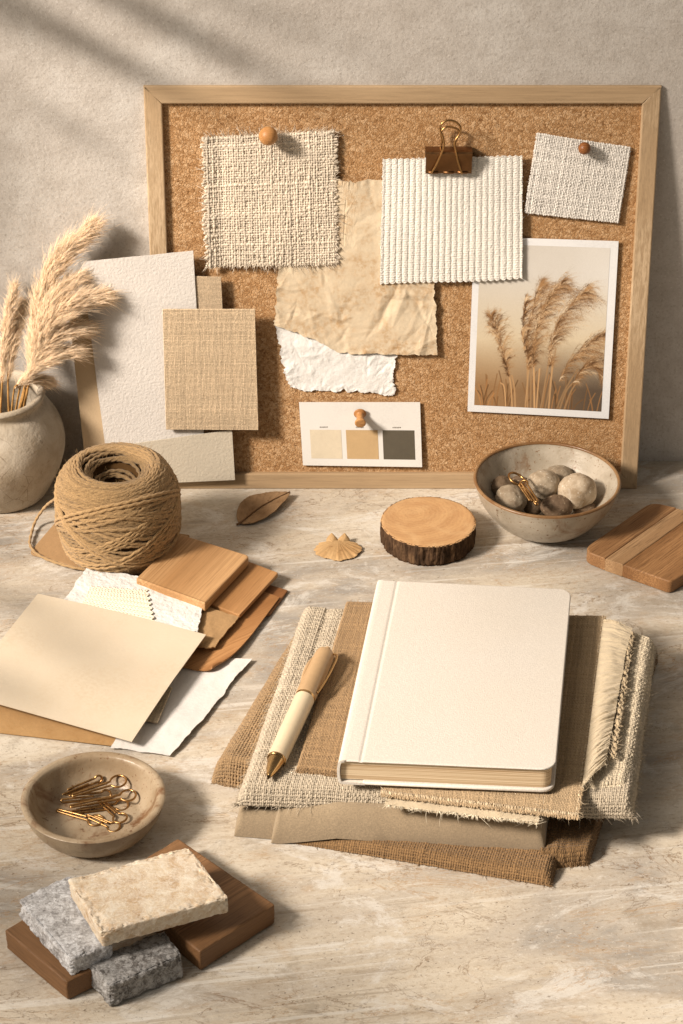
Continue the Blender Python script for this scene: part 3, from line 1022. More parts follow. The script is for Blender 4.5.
def paint_grasses():
    g = np.random.default_rng(3)
    Y, X = np.meshgrid(np.linspace(0, 1, PH), np.linspace(0, 1, PW), indexing='ij')   # Y down
    def rgb(*c): return np.array(c, float)
    cl = .5 + .5 * n2(X * 3, Y * 3.5, 91, 4)
    top = rgb(205, 190, 168)[None, None] + (rgb(232, 220, 202) - rgb(205, 190, 168)) * (np.clip(.25 + .6 * X - .1 + .5 * (cl - .5), 0, 1))[..., None]
    mid = rgb(220, 196, 158)
    low = rgb(160, 120, 78)
    low2 = rgb(96, 78, 60)
    k1 = np.clip((Y - .18) / .4, 0, 1)[..., None]
    k2 = np.clip((Y - .58 + .10 * (cl - .5)) / .30, 0, 1)[..., None]
    img = top * (1 - k1) + mid * k1
    lowc = low * (1 - np.clip(X * 1.5 - .35, 0, 1)[..., None]) + low2 * np.clip(X * 1.5 - .35, 0, 1)[..., None]
    img = img * (1 - k2) + lowc * k2

    def strokes(P, C, A, wd=1.0):
        """P (S,M,2) in 0..1, C (S,3), A (S,M)"""
        nonlocal img
        acc = np.zeros((PH, PW)); ac = np.zeros((PH, PW, 3))
        x = P[..., 0].ravel() * (PW - 1); y = P[..., 1].ravel() * (PH - 1)
        a = A.ravel(); c = np.repeat(C, P.shape[1], 0)
        ix, iy = np.floor(x).astype(int), np.floor(y).astype(int)
        fx, fy = x - ix, y - iy
        for dx in (0, 1):
            for dy in (0, 1):
                w = a * (fx if dx else 1 - fx) * (fy if dy else 1 - fy)
                xx, yy = ix + dx, iy + dy
                ok = (xx >= 0) & (xx < PW) & (yy >= 0) & (yy < PH)
                np.add.at(acc, (yy[ok], xx[ok]), w[ok])
                np.add.at(ac, (yy[ok], xx[ok]), w[ok][:, None] * c[ok])
        al = (1 - np.exp(-acc * wd))[..., None]
        img = img * (1 - al) + (ac / (acc[..., None] + 1e-9)) * al

    def plume(pts, width, n, c0, c1, alpha, back=False):
        """feathery panicle: side branches that arch over downwind, each with its own fine hairs"""
        ax = spline(np.array(pts, float), 60)
        tn = np.gradient(ax, axis=0); tn /= np.linalg.norm(tn, axis=1, keepdims=True)
        nb_ = max(10, n // 16)
        t = g.random(nb_) ** .85
        i = (t * 59).astype(int)
        s = g.choice([-1, 1], nb_) * (.35 + .65 * g.random(nb_))
        pr = np.array([-tn[i, 1], tn[i, 0]]).T
        w = width * (np.sin(PI * np.clip(1 - t, 0.02, 1) ** .75)) ** .7 * (.45 + .9 * g.random(nb_)) + .012
        k = np.linspace(0, 1, 16)[None, :, None]
        d = tn[i] * 1.0 + pr * s[:, None] * .55
        wind = np.array([.55, .55])[None, None] * k ** 2.2 * (.5 + .6 * g.random((nb_, 1, 1)))
        B = ax[i][:, None] + w[:, None, None] * (d[:, None] * k * 1.15 + wind)
        cl_ = np.clip(.5 + .35 * g.normal(size=nb_), 0, 1)
        nh_ = 16
        q = (g.random((nb_, nh_)) * 15).astype(int)
        O = B[np.arange(nb_)[:, None], q]
        bd2 = B[np.arange(nb_)[:, None], np.minimum(q + 1, 15)] - B[np.arange(nb_)[:, None], np.maximum(q - 1, 0)]
        bd2 /= np.linalg.norm(bd2, axis=2, keepdims=True) + 1e-9
        dv = bd2 + .55 * g.normal(size=bd2.shape)
        hl = (.012 + .030 * g.random((nb_, nh_))) * (width / .11)
        k2 = np.linspace(0, 1, 8)[None, None, :, None]
        P = O[:, :, None] + hl[..., None, None] * (dv[:, :, None] * k2 + np.array([.25, .45])[None, None, None] * k2 ** 2)
        cc_ = np.clip(cl_[:, None] + .22 * g.normal(size=(nb_, nh_)) - .25 * (q < 4), 0, 1)
        Cc = c0 + (c1 - c0) * cc_[..., None]
        strokes(P.reshape(-1, 8, 2), Cc.reshape(-1, 3), np.ones((nb_ * nh_, 8)) * alpha * np.linspace(1, .35, 8)[None])
        strokes(B, c0 + (c1 - c0) * cl_[:, None], np.ones((nb_, 16)) * alpha * .8)

    def stem(pts, c, wpx=1.2, a=.9):
        ax = spline(np.array(pts, float), 220)
        for o in np.linspace(-wpx / 2, wpx / 2, max(2, int(wpx * 2))):
            P = ax[None] + np.array([o / PW, 0])
            strokes(P, np.array([c], float), np.full((1, 220), a))

    dkc, mdc, ltc, hi = rgb(96, 62, 34), rgb(146, 102, 60), rgb(196, 150, 100), rgb(236, 206, 164)
    soft = [([(.40, .78), (.45, .5), (.52, .3)], .16), ([(.60, .78), (.62, .5), (.75, .34)], .17), ([(.28, .8), (.22, .62), (.14, .5)], .12), ([(.80, .85), (.86, .7), (.96, .58)], .15), ([(.5, .85), (.52, .7), (.55, .55)], .2)]
    for p, w in soft: plume(p, w, 700, mdc, ltc, .10)
    for k in range(46):
        x0 = g.uniform(.02, .98); h = g.uniform(.05, .24); l = g.uniform(-.09, .09)
        stem([(x0, 1.02), (x0 + l * .4, 1 - h * .5), (x0 + l, 1 - h)], mdc * g.uniform(.6, 1.3), 1.0, .45)
    for x0, xt, yt in ((.30, .26, .78), (.325, .285, .80), (.42, .40, .7), (.445, .43, .65), (.475, .45, .7), (.40, .42, .68), (.555, .62, .62), (.585, .60, .7), (.52, .575, .66), (.64, .80, .74), (.665, .80, .8), (.70, .84, .78), (.25, .2, .85), (.49, .50, .75)):
        stem([(x0, 1.02), (x0 * .6 + xt * .4, .88), (xt, yt)], ltc * g.uniform(.8, 1.12), g.uniform(1.4, 3.0), .8)
    main = [([(.27, .82), (.215, .66), (.16, .54), (.105, .43)], .095, 900), ([(.415, .76), (.40, .58), (.44, .38), (.49, .23)], .12, 1500), ([(.38, .66), (.36, .5), (.375, .32)], .06, 450),
            ([(.45, .74), (.47, .5), (.55, .33), (.645, .22)], .125, 1600), ([(.58, .74), (.60, .55), (.70, .38), (.835, .26)], .125, 1600), ([(.66, .82), (.74, .7), (.86, .60), (.985, .52)], .11, 1100), ([(.76, .84), (.84, .74), (.93, .72), (1.0, .80)], .11, 1000)]
    for p, w, n in main:
        w, n = w * 1.15, int(n * 1.5)
        plume(p, w, int(n * .62), dkc, mdc, .42)
        plume(p, w * 1.05, int(n * .30), mdc, ltc, .7)
        plume(p, w * .95, int(n * .12), ltc, hi, .95)
        plume(p, w * .9, int(n * .10), dkc * .8, dkc, .7)
    return np.clip(img + g.normal(size=img.shape[:2])[..., None] * 2.0, 0, 255)


IMG = paint_grasses()
S = board_surf([(467.5, 411), (608.5, 418.5), (618.5, 241), (474, 236.5)], .0018, hf=lambda x, y: .0004 + .0012 * (x - .5) ** 2)
t = thing('photo_print', 'sepia photo print of feathery grasses with a white border on the corkboard', 'photo', S.p(.5, 0))
cover('print_border', S, m_paper('photo_paper', alb(242, 233, 220), 600, .00004, .02, rough=.5), 20, 20, t, solid=.0004)
uu, vv = np.meshgrid(np.linspace(.045, .945, PW), np.linspace(.962, .040, PH))
P, nn = S.pn(uu, vv)
la = np.clip(lin(IMG.reshape(-1, 3)) / _WHITE * .86, .004, .9)
q = gridf(PW, PH)[:, ::-1]
mk('picture', (P + nn * .00012).reshape(-1, 3), [q], m_attr('photo_ink', rough=.5, spec=.3), t, col=la)


# ------------------------------------------------------------------ pins and binder clip
def axis_lathe(prof, A, d, n=28):
    """profile (distance along d, radius) around the axis from A"""
    d = np.array(d, float); d /= np.linalg.norm(d)
    s = np.cross(d, [0.3, 0.1, 0.9]); s /= np.linalg.norm(s); w = np.cross(d, s)
    a = np.arange(n) * 2 * PI / n
    prof = np.array(prof, float)
    V = np.array(A)[None, None] + d * prof[:, 0][:, None, None] + prof[:, 1][:, None, None] * (np.cos(a)[None, :, None] * s + np.sin(a)[None, :, None] * w)
    return V.reshape(-1, 3), [gridf(n, len(prof), 0, True)]


M_PIN = m_wood('pin_wood', alb(205, 148, 88), alb(170, 110, 58), 0, 60, 300, .4)
M_PIND = m_wood('dark_pin_wood', alb(150, 92, 48), alb(110, 62, 30), 0, 60, 300, .35)


def push_pin(x, y, h, r, label, mat, ball=True, d=(0.05, -1, 0.25)):
    A = on_board(x, y, h)
    t = thing('push_pin', label, 'push pin', A)
    if ball:
        c = r * 1.5
        prof = [(0, r * .55), (r * .35, r * .55), (r * .6, r * .5)] + [(c + r * math.sin(a), r * math.cos(a)) for a in np.linspace(-1.0, PI / 2, 14)]
    else:
        prof = smooth_prof([(0, r * .95), (r * .25, r * 1.0), (r * .6, r * .62), (r * 1.5, r * .62), (r * 2.0, r * .85), (r * 2.3, r * .9), (r * 2.45, r * .75), (r * 2.5, 0.0)], 5)
    V, F_ = axis_lathe(prof, A, d)
    mk('head', V, F_, mat, t)
    V, F_ = axis_lathe([(-.007, .0001), (-.006, .0004), (.001, .0004)], A, d, 8)
    mk('needle', V, F_, M_BRASS, t)
    return t


push_pin(268, 134, .0056, .0066, 'ball-headed wooden push pin holding the frayed burlap square', M_PIN)
push_pin(583, 147, .0040, .0044, 'dark brown push pin holding the small linen swatch', M_PIND)
push_pin(360, 413, .0032, .0046, 'spool-shaped wooden push pin at the top of the colour card', M_PIN, False, (0.02, -1, -0.28))

A = on_board(448, 163, .010)
t = thing('binder_clip', 'bronze binder clip with looped wire handle gripping the ribbed knit', 'binder clip', A)
cs = BOARD.pxs([(425.5, 172), (471.5, 174), (471.5, 151), (425.5, 150)], .010)
# body: folded spring sheet, a wedge with rolled lips
X0, X1 = cs[0][0], cs[1][0]
Y0, Y1 = cs[0][1], cs[2][1]
prf = [(Y0 - .0006, .0085), (Y0, .0100), (Y0 + .0012, .0098), ((Y0 + Y1) / 2, .0118), (Y1 - .0012, .0142), (Y1, .0136), (Y1 + .0004, .0095), (Y1 + .0004, .0035), (Y1 - .001, .0010), ((Y0 + Y1) / 2, .0014), (Y0, .0020)]
prf = smooth_prof(prf, 5)
nn_ = len(prf)
V = np.concatenate([BOARD.pos(np.full(nn_, x), prf[:, 0], prf[:, 1]) for x in (X0, X1)])
f = [[i, i + 1, nn_ + i + 1, nn_ + i] for i in range(nn_ - 1)]
mk('clip_body', V, [f], M_COPPER, t, solid=.0009)
for k, x in enumerate(((X0 * .9 + X1 * .1), (X0 * .30 + X1 * .70))):
    pass
for xx in (.16, .50, .80):
    xa = X0 + (X1 - X0) * (xx - .11); xb = X0 + (X1 - X0) * (xx + .11)
    V, F_, _ = tubes(BOARD.pos(np.array([xa, xb]), np.array([Y0 - .0002] * 2), np.array([.0104] * 2)), .0011, 10)
    mk('lip_roll', V, F_, M_COPPER, t)


def board_wire(pts, h, r=.00075):
    st = np.array([BOARD.px(x, y, hh) for (x, y), hh in zip(pts, h)])
    return spline(BOARD.pos(st[:, 0], st[:, 1], np.array(h)), 60), r


for pts, h in ([[(431, 173.5), (437, 163), (443.5, 147), (443, 137), (440.5, 131), (441, 124.5), (447, 120.5), (455, 121.5), (460.5, 127), (459.5, 134), (454.5, 142), (455.5, 150), (458, 162), (462, 174)],
                [.0112, .0140, .0165, .0165, .0165, .0165, .0165, .0165, .0165, .0165, .0165, .0160, .0140, .0112]],
               [[(440, 150), (442, 141), (441, 133), (446, 127), (455, 128), (459, 131), (457.5, 137), (455, 143), (456, 150)], [.006] * 9]):
    P, r = board_wire(pts, h)
    V, F_, _ = tubes(P, r, 10)
    mk('wire_handle', V, F_, M_BRASS, t)

# ------------------------------------------------------------------ vase and pampas
VC = TABLE.px(4, 492)
prof = smooth_prof([(.0, .0), (.026, .0), (.0315, .001), (.036, .008), (.0445, .026), (.0485, .043), (.0465, .058), (.0395, .0715), (.0350, .0765), (.0350, .0800), (.0368, .0835),
                    (.0350, .0860), (.0318, .0848), (.0305, .0800), (.0330, .0740), (.0400, .0600), (.0420, .045), (.038, .025), (.025, .010), (.0, .008)], 6)
V, F_ = lathe(prof, (*VC, 0), 96, .006, 5)
M_VASE = m_ceramic('rough_stoneware', alb(196, 178, 152), alb(172, 152, 124), alb(122, 92, 60), .8, .35, .25, .0011, 40, .6)
tag(mk('ceramic_vase', V, F_, M_VASE, loc=(*VC, 0)), 'rough beige stoneware vase holding the pampas plumes', 'vase')

PL_Y = VC[1] - .006


def wallpt(x, y, dy=0.0):
    d = ray(x, y)
    return CAM + d * ((PL_Y + dy - CAM[1]) / d[1])


M_PL = m_floss('pampas_floss', (.96, .81, .60, 1))
M_STALK = m_plain('dry_stalk', alb(176, 128, 70), .8, .2, var=.25)


def pampas(pts, width, nb, label, seed, dys=(0, 0), stalk=True, droop=.25):
    g = np.random.default_rng(seed)
    dy = np.linspace(dys[0], dys[1], len(pts)) + np.linspace(.008, .032, len(pts))
    ax = spline(np.array([wallpt(x - 5 * (n_ / len(pts)), y, d) for n_, ((x, y), d) in enumerate(zip(pts, dy))]), 80)
    tn = np.gradient(ax, axis=0); tn /= np.linalg.norm(tn, axis=1, keepdims=True)
    root = np.array([VC[0] + (ax[0][0] - VC[0]) * .4 + .003 * g.normal(), VC[1] - .004 + .004 * g.normal(), .02])
    nb = int(nb * 5.5)
    t = thing('pampas_plume', label, 'dried grass', root, 'pampas plumes in the stoneware vase')
    st = spline(np.array([root, root * .45 + ax[0] * .55 + np.array([-.002, 0, 0]), ax[0], ax[14], ax[45]]), 40)
    V, F_, _ = tubes(st, np.linspace(.0013, .0005, 40), 7)
    mk('stalk', V, F_, M_STALK, t)
    # branchlets, each carrying fine floss
    tt = np.sort(g.random(nb)) ** .95
    i = np.clip((tt * 79).astype(int), 0, 79)
    rad = g.normal(size=(nb, 3)); rad -= tn[i] * np.sum(rad * tn[i], 1)[:, None]; rad /= np.linalg.norm(rad, axis=1, keepdims=True)
    prof_w = np.sin(PI * np.clip(.08 + .92 * (1 - tt), 0, 1) ** .8) ** .75
    bl = width * 1.18 * (.16 + 1.0 * prof_w) * (.45 + .75 * g.random(nb))
    sp = .12 + .36 * g.random(nb)
    bd_ = tn[i] * np.cos(sp)[:, None] + rad * np.sin(sp)[:, None] * (.55 + .75 * prof_w)[:, None]
    bd_ /= np.linalg.norm(bd_, axis=1, keepdims=True)
    nh = 13
    q = g.random((nb, nh)) ** .8
    o = ax[i][:, None] + (bd_ * bl[:, None])[:, None] * q[..., None] + np.array([0, 0, -1])[None, None] * (q ** 2 * bl[:, None] * droop)[..., None]
    hd = .70 * bd_[:, None] + .60 * tn[i][:, None] + .20 * g.normal(size=(nb, nh, 3)); hd /= np.linalg.norm(hd, axis=2, keepdims=True)
    hl = (.0045 + .0085 * g.random((nb, nh))) * (width / .016) ** .5
    k = np.linspace(0, 1, 4)
    Q = o[:, :, None] + hl[..., None, None] * (hd[:, :, None] * k[:, None] + np.array([0, 0, -droop])[None, None, None] * (k ** 2)[:, None])
    wi = g.random((nb, nh)) < .10                        # stray wisps
    Q = np.where(wi[..., None, None], Q[:, :, :1] + (Q - Q[:, :, :1]) * 1.7 + (g.normal(size=(nb, nh, 1, 3)) * .003) * k[None, None, :, None], Q)
    Q = Q.reshape(-1, 4, 3)
    r = .00011 * np.array([1, .95, .7, .15])[None] * (.7 + .6 * g.random((len(Q), 1)))
    V, F_, _ = tubes(Q, r, 3)
    c = np.clip(.98 + .22 * q.ravel() + .10 * g.normal(size=len(Q)), .5, 1.25)
    C = np.repeat(c, 12)
    C3 = np.stack([C, C * (.93 + .07 * np.clip(C, 0, 1)), C * (.84 + .16 * np.clip(C, 0, 1.1))], 1)
    mk('floss', V, F_, M_PL, t, col=C3)
    return t


pampas([(28, 372), (34, 335), (44, 295), (60, 262), (90, 230)], .0140, 230, 'tallest pampas plume, rising to the upper right', 101, (0, .004))
pampas([(30, 378), (42, 335), (62, 312), (80, 301), (98, 296)], .0135, 200, 'full pampas plume bending right over the white sheet', 102, (-.008, -.014))
pampas([(30, 365), (40, 325), (55, 300), (66, 288), (80, 279)], .0110, 120, 'short pampas plume between the tallest one and the bending one', 103, (-.004, -.008))
pampas([(26, 384), (36, 362), (52, 342), (66, 333), (82, 328)], .0110, 120, 'pampas plume stretching level to the right, fourth from the top', 104, (-.012, -.02))
pampas([(20, 388), (30, 374), (46, 362), (58, 355), (75, 351)], .0090, 90, 'low pampas plume drooping right above the vase rim', 105, (-.016, -.026))
pampas([(14, 390), (22, 382), (32, 379), (47, 379)], .0070, 60, 'lowest short pampas tuft resting on the vase rim', 106, (-.02, -.028))
pampas([(2, 385), (5, 350), (10, 320), (17, 290)], .0070, 90, 'thin upright pampas plume at the left edge', 107, (.004, .008))
pampas([(8, 382), (13, 350), (19, 328), (25, 308)], .0075, 80, 'faint pampas plume just right of the thin upright one', 108, (.006, .012))

# ------------------------------------------------------------------ board and twine
S = None
q = TABLE.pxs([(139, 586), (29, 553), (60, 517), (190, 535)], .0016)
V, F_ = prism(round_poly(q, [.001, .005, .003, .001]), 0.0002, .0018, .0004)
tag(mk('card_coaster', V, F_, m_paper('brown_board', alb(176, 136, 92), 300, .0004, .10, 40, .8), smooth=False), 'thin brown board lying under the ball of twine', 'board')

TWC = TABLE.px(118, 512, .0372)
TZ = .0018
Rm, Ra, Rb = .0272, .0160, .0378


def tor(phi, th, k=1.0):
    """th = 0 outermost, pi/2 top, pi inside"""
    rr = Rm + Ra * k * np.cos(th)
    z = TZ + .0390 + Rb * k * np.sin(th) * np.where(np.sin(th) > 0, .93, 1.0)
    return np.stack([TWC[0] + rr * np.cos(phi), TWC[1] + rr * np.sin(phi), z], -1)


t = thing('twine_ball', 'ball of brown jute twine with a loose loop at its left', 'twine', (*TWC, TZ))
ph, th = np.meshgrid(np.linspace(0, 2 * PI, 81)[:-1], np.linspace(0, 2 * PI, 41))
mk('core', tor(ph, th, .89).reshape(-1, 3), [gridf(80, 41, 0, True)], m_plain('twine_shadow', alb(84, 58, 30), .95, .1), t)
paths, cols = [], []
gq = np.random.default_rng(77)
M = 200
def strand(thc, A, p0, n_, k, gap, c0, c1, kk=1.0):
    f = np.linspace(0, 2 * PI, M)
    for j in range(n_):
        th = thc + (j - n_ / 2) * gap + A * np.sin(f * kk + p0) + .035 * n1(f * 2.2 + 9 * j, int(p0 * 50) + j, 2)
        paths.append(tor(f, th, k + .012 * gq.random() + .010 * np.sin(f * 3 + j))); cols.append(gq.uniform(c0, c1))


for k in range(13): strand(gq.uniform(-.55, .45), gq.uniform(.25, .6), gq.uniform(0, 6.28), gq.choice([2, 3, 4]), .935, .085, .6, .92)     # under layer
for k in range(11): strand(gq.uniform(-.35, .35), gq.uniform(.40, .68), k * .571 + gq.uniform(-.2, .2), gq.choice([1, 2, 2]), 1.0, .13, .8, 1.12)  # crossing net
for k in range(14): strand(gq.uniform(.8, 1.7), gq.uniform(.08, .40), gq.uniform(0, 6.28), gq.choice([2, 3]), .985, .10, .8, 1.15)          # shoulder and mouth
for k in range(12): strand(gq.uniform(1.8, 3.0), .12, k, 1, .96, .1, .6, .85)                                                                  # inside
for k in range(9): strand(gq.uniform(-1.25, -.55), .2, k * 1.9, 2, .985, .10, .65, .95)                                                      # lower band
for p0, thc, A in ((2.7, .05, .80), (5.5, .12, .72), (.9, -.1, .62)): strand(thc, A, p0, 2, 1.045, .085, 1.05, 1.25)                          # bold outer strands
M_TW = m_thread('jute_twine', alb(170, 134, 89), .25, grain=1200)
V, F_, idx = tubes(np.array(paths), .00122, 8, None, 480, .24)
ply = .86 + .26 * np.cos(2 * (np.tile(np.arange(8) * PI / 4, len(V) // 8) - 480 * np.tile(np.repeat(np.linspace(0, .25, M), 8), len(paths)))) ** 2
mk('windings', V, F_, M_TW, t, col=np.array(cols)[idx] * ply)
tail = [(57, 498, .036), (46, 506, .020), (36, 520, .006), (31, 535, .003), (30.5, 546, .003), (42, 557, .003), (76, 568, .003), (110, 569, .003), (140, 563, .003), (160, 553, .003)]
P = spline(np.array([TABLE.pos(*TABLE.px(x, y, h), h) for x, y, h in tail]), 260)
V, F_, _ = tubes(P, .00105, 8, None, 420, .20)
mk('loose_end', V, F_, M_TW, t, col=np.full(len(V), 1.0))
# fibres
Q = np.array(paths)[gq.integers(0, len(paths), 1800), gq.integers(0, M, 1800)]
d = gq.normal(size=(1800, 3)); d /= np.linalg.norm(d, axis=1, keepdims=True)
out = Q - np.array([*TWC, TZ + .04]); out /= np.linalg.norm(out, axis=1, keepdims=True)
kk = np.linspace(0, 1, 4)[None, :, None]
V, F_, _ = tubes(Q[:, None] + (d * .8 + out * .6)[:, None] * kk * (.002 + .003 * gq.random((1800, 1, 1))), np.array([[.00008, .00008, .00006, .00002]]), 3)
mk('fibres', V, F_, M_TW, t, col=np.full(len(V), 1.2))

# ------------------------------------------------------------------ bowls
def bowl(name, c, H, Rr, Rf, wall, mat, label, rimmat=None, n=120, flare=1.0):
    pr = smooth_prof([(0, .0022), (Rf * .8, .0022), (Rf * .86, .0003), (Rf, 0), (Rf * 1.04, .0012), (Rf + (Rr - Rf) * .42, H * .22), (Rf + (Rr - Rf) * .80, H * .58), (Rr * .995, H * .93), (Rr, H * .975), (Rr - wall * .35, H), (Rr - wall * .8, H * .985),
                      (Rr - wall * 1.25, H * .90), (Rf + (Rr - Rf) * .72 - wall, H * .56), (Rf + (Rr - Rf) * .32 - wall, H * .26), (Rf * .75, wall * 1.25), (0, wall)], 7)
    V, F_ = lathe(pr, (*c, 0), n, .004, 9)
    return pr, V, F_


DC = TABLE.px(95.5, 826)
pr, V, F_ = bowl('dish', DC, .0235, .0428, .0285, .0042, None, '')
M_DISH = m_ceramic('taupe_stoneware', alb(176, 152, 120), alb(150, 124, 92), alb(112, 70, 34), .36, .7, .9, .0006, 30)
tag(mk('ceramic_dish', V, F_, M_DISH, loc=(*DC, 0)), 'small taupe stoneware dish with brass paper clips in it', 'dish')
BC = TABLE.px(544.5, 525)
pr, V, F_ = bowl('bowl', BC, .0395, .0528, .0245, .0026, None, '')
M_BOWL = m_ceramic('glazed_stoneware', alb(194, 176, 150), alb(166, 148, 122), alb(128, 88, 50), .38, .9, .65, .0005, 36)
t = thing('ceramic_bowl', 'speckled grey stoneware bowl full of pebbles in front of the corkboard', 'bowl', (*BC, 0))
mk('body', V, F_, M_BOWL, t)
a = np.linspace(0, 2 * PI, 121)
rimP = np.stack([BC[0] + .0518 * np.cos(a), BC[1] + .0518 * np.sin(a), np.full(121, .0389)], -1)
V, F_, _ = tubes(rimP, .00135 + .0001 * n1(a * 6, 3), 8, (0, 0, 1))
mk('glazed_rim', V, F_[:1], m_ceramic('rim_glaze', alb(150, 112, 72), alb(118, 78, 42), alb(90, 56, 28), .35, .5), t)


def pebble(c, r, rot, seed, mat, label, dent=.13):
    n, m = 48, 33
    a, b_ = np.meshgrid(np.arange(n) * 2 * PI / n, np.linspace(-PI / 2, PI / 2, m))
    d = np.stack([np.cos(b_) * np.cos(a), np.cos(b_) * np.sin(a), np.sin(b_)], -1)
    k = 1 + dent * fbm(d * 1.6 + seed * 3.3, seed, 3) + .006 * fbm(d * 9, seed + 2, 2)
    p = d * k[..., None] * np.array(r)
    cz, sz = math.cos(rot), math.sin(rot)
    p = np.stack([p[..., 0] * cz - p[..., 1] * sz, p[..., 0] * sz + p[..., 1] * cz, p[..., 2]], -1)
    V = (p + np.array(c)).reshape(-1, 3)
    return tag(mk('pebble', V, [gridf(n, m, 0, True)], mat, loc=(c[0], c[1], c[2] - r[2])), label, 'pebble', 'pebbles in the grey bowl')


M_PB = [m_ceramic('pebble_%d' % i, alb(*a), alb(*b_), alb(*c), .75, .9, .75, .0012, 110, .9) for i, (a, b_, c) in enumerate([
    ((182, 160, 130), (158, 134, 104), (226, 208, 180)), ((200, 176, 144), (164, 136, 102), (236, 220, 194)), ((122, 96, 70), (92, 70, 50), (176, 150, 116)), ((160, 140, 112), (136, 114, 88), (206, 188, 160)), ((104, 82, 58), (84, 64, 44), (140, 112, 82))])]


def pt(x, y, z): return TABLE.pos(*TABLE.px(x, y, z), z)


pebble(pt(543, 485, .026), (.0125, .0115, .0115), .4, 1, M_PB[0], 'pale pebble at the back centre of the bowl')
pebble(pt(577, 491, .026), (.0142, .0132, .0128), .2, 2, M_PB[1], 'largest pale pebble at the right side of the bowl')
pebble(pt(511, 499, .024), (.0105, .0120, .0105), .7, 3, M_PB[3], 'greyish pebble at the left front of the bowl')
pebble(pt(557, 507, .020), (.0120, .0092, .0085), .1, 4, M_PB[2], 'brown flat pebble at the front centre of the bowl')
pebble(pt(533, 506, .017), (.0075, .0070, .0070), .1, 5, M_PB[4], 'small dark brown pebble under the brass clip in the bowl')
pebble(pt(503, 487, .022), (.0090, .0085, .0080), .5, 6, M_PB[4], 'dark brown pebble half hidden at the left rear of the bowl')
pebble(pt(559, 479, .020), (.0120, .0110, .0100), .5, 7, M_PB[3], 'pebble tucked between the two pale pebbles at the back of the bowl')
pebble(pt(585, 508, .014), (.0085, .0075, .0060), .5, 8, M_PB[2], 'small brown pebble below the largest pale one in the bowl')
pebble(pt(520, 489, .014), (.0110, .0110, .0090), .5, 9, M_PB[2], 'pebble at the bottom of the bowl behind the greyish one')


def clip_path(L=.024, w1=.0016, w2=.0044, inner=.7):
    """bulb-ended wire paper clip in its own plane: inner leg, small turn, outer leg, round bulb, outer leg"""
    xb = L / 2 - w2
    a0 = math.asin(min(.95, w1 * 1.25 / w2))
    a1 = np.linspace(-(PI - a0), PI - a0, 22)
    bulb = np.stack([xb + w2 * np.cos(a1), w2 * np.sin(a1)], -1)
    xl = -L / 2
    a2 = np.linspace(PI / 2, PI * 1.5, 7)
    turn = np.stack([xl + w1 * .55 + w1 * .55 * np.cos(a2), -w1 * .5 + w1 * .55 * np.sin(a2)], -1)
    leg1 = np.stack([np.linspace(L * .16, xl + w1 * .8, 6), np.full(6, w1 * .06)], -1)
    leg2 = np.stack([np.linspace(xl + w1 * .8, xb - w2 * 1.05, 5), np.linspace(-w1 * 1.05, -w1 * 1.15, 5)], -1)
    leg3 = np.stack([np.linspace(xb - w2 * 1.05, xl + L * .16, 5), np.linspace(w1 * 1.15, w1 * 1.1, 5)], -1)
    return np.vstack([leg1, turn[1:-1], leg2, bulb, leg3])


def wire_clip(c, ang, tilt, roll, seed, label, L=.024, r=.00068, group='paper clips in the taupe dish', w2=.0042):
    p = spline(clip_path(L, min(.0016, w2 * .55), w2), 150)
    p3 = np.stack([p[:, 0], p[:, 1], np.linspace(.0010, -.0006, 150)], -1)
    cr, sr = math.cos(roll), math.sin(roll)
    p3 = np.stack([p3[:, 0], p3[:, 1] * cr - p3[:, 2] * sr, p3[:, 1] * sr + p3[:, 2] * cr], -1)
    ct, st_ = math.cos(tilt), math.sin(tilt)
    p3 = np.stack([p3[:, 0] * ct - p3[:, 2] * st_, p3[:, 1], p3[:, 0] * st_ + p3[:, 2] * ct], -1)
    ca, sa = math.cos(ang), math.sin(ang)
    p3 = np.stack([p3[:, 0] * ca - p3[:, 1] * sa, p3[:, 0] * sa + p3[:, 1] * ca, p3[:, 2]], -1)
    V, F_, _ = tubes(p3 + np.array(c), r, 9)
    return tag(mk('paper_clip', V, F_, M_BRASS, loc=c), label, 'paper clip', group)


D2 = math.radians
CLIPS = [(99, 787, .0118, 20, .10, .10, .034, .0050, 'brass paper clip at the back of the dish with its round loop upward'),
         (82, 786, .0092, 22, .20, 1.2, .026, .0022, 'dark brass paper clip lying steep at the rear left of the dish'),
         (103, 800, .0092, 14, .04, .10, .040, .0048, 'longest brass paper clip lying across the middle of the dish'),
         (86, 797, .0075, 8, .02, .9, .030, .0030, 'narrow brass paper clip pointing left under the longest one'),
         (112, 811, .0066, -52, .05, .15, .026, .0042, 'brass paper clip slanting down at the right of the dish'),
         (100, 808, .0058, 12, .0, .25, .034, .0040, 'brass paper clip under the longest one with its loop at the right'),
         (80, 816, .0052, -22, .0, .08, .030, .0046, 'foremost brass paper clip at the left front of the dish'),
         (103, 822, .0052, -34, .03, .3, .024, .0038, 'short brass paper clip at the front of the dish')]
for k, (x_, y_, z_, an_, ti_, ro_, L2, w2_, lb) in enumerate(CLIPS):
    wire_clip(pt(x_, y_, z_), D2(an_), ti_, ro_, k, lb, L2, w2=w2_)
# clip among the pebbles
wire_clip(pt(524, 489, .036), D2(118), .30, .35, 10, 'brass wire clip lying over the pebbles in the grey bowl', .034, .00085, None, .0064)
wire_clip(pt(529, 492, .0365), D2(112), .20, -.5, 11, 'narrow brass wire clip crossing the looped one in the grey bowl', .024, .00085, None, .0030)

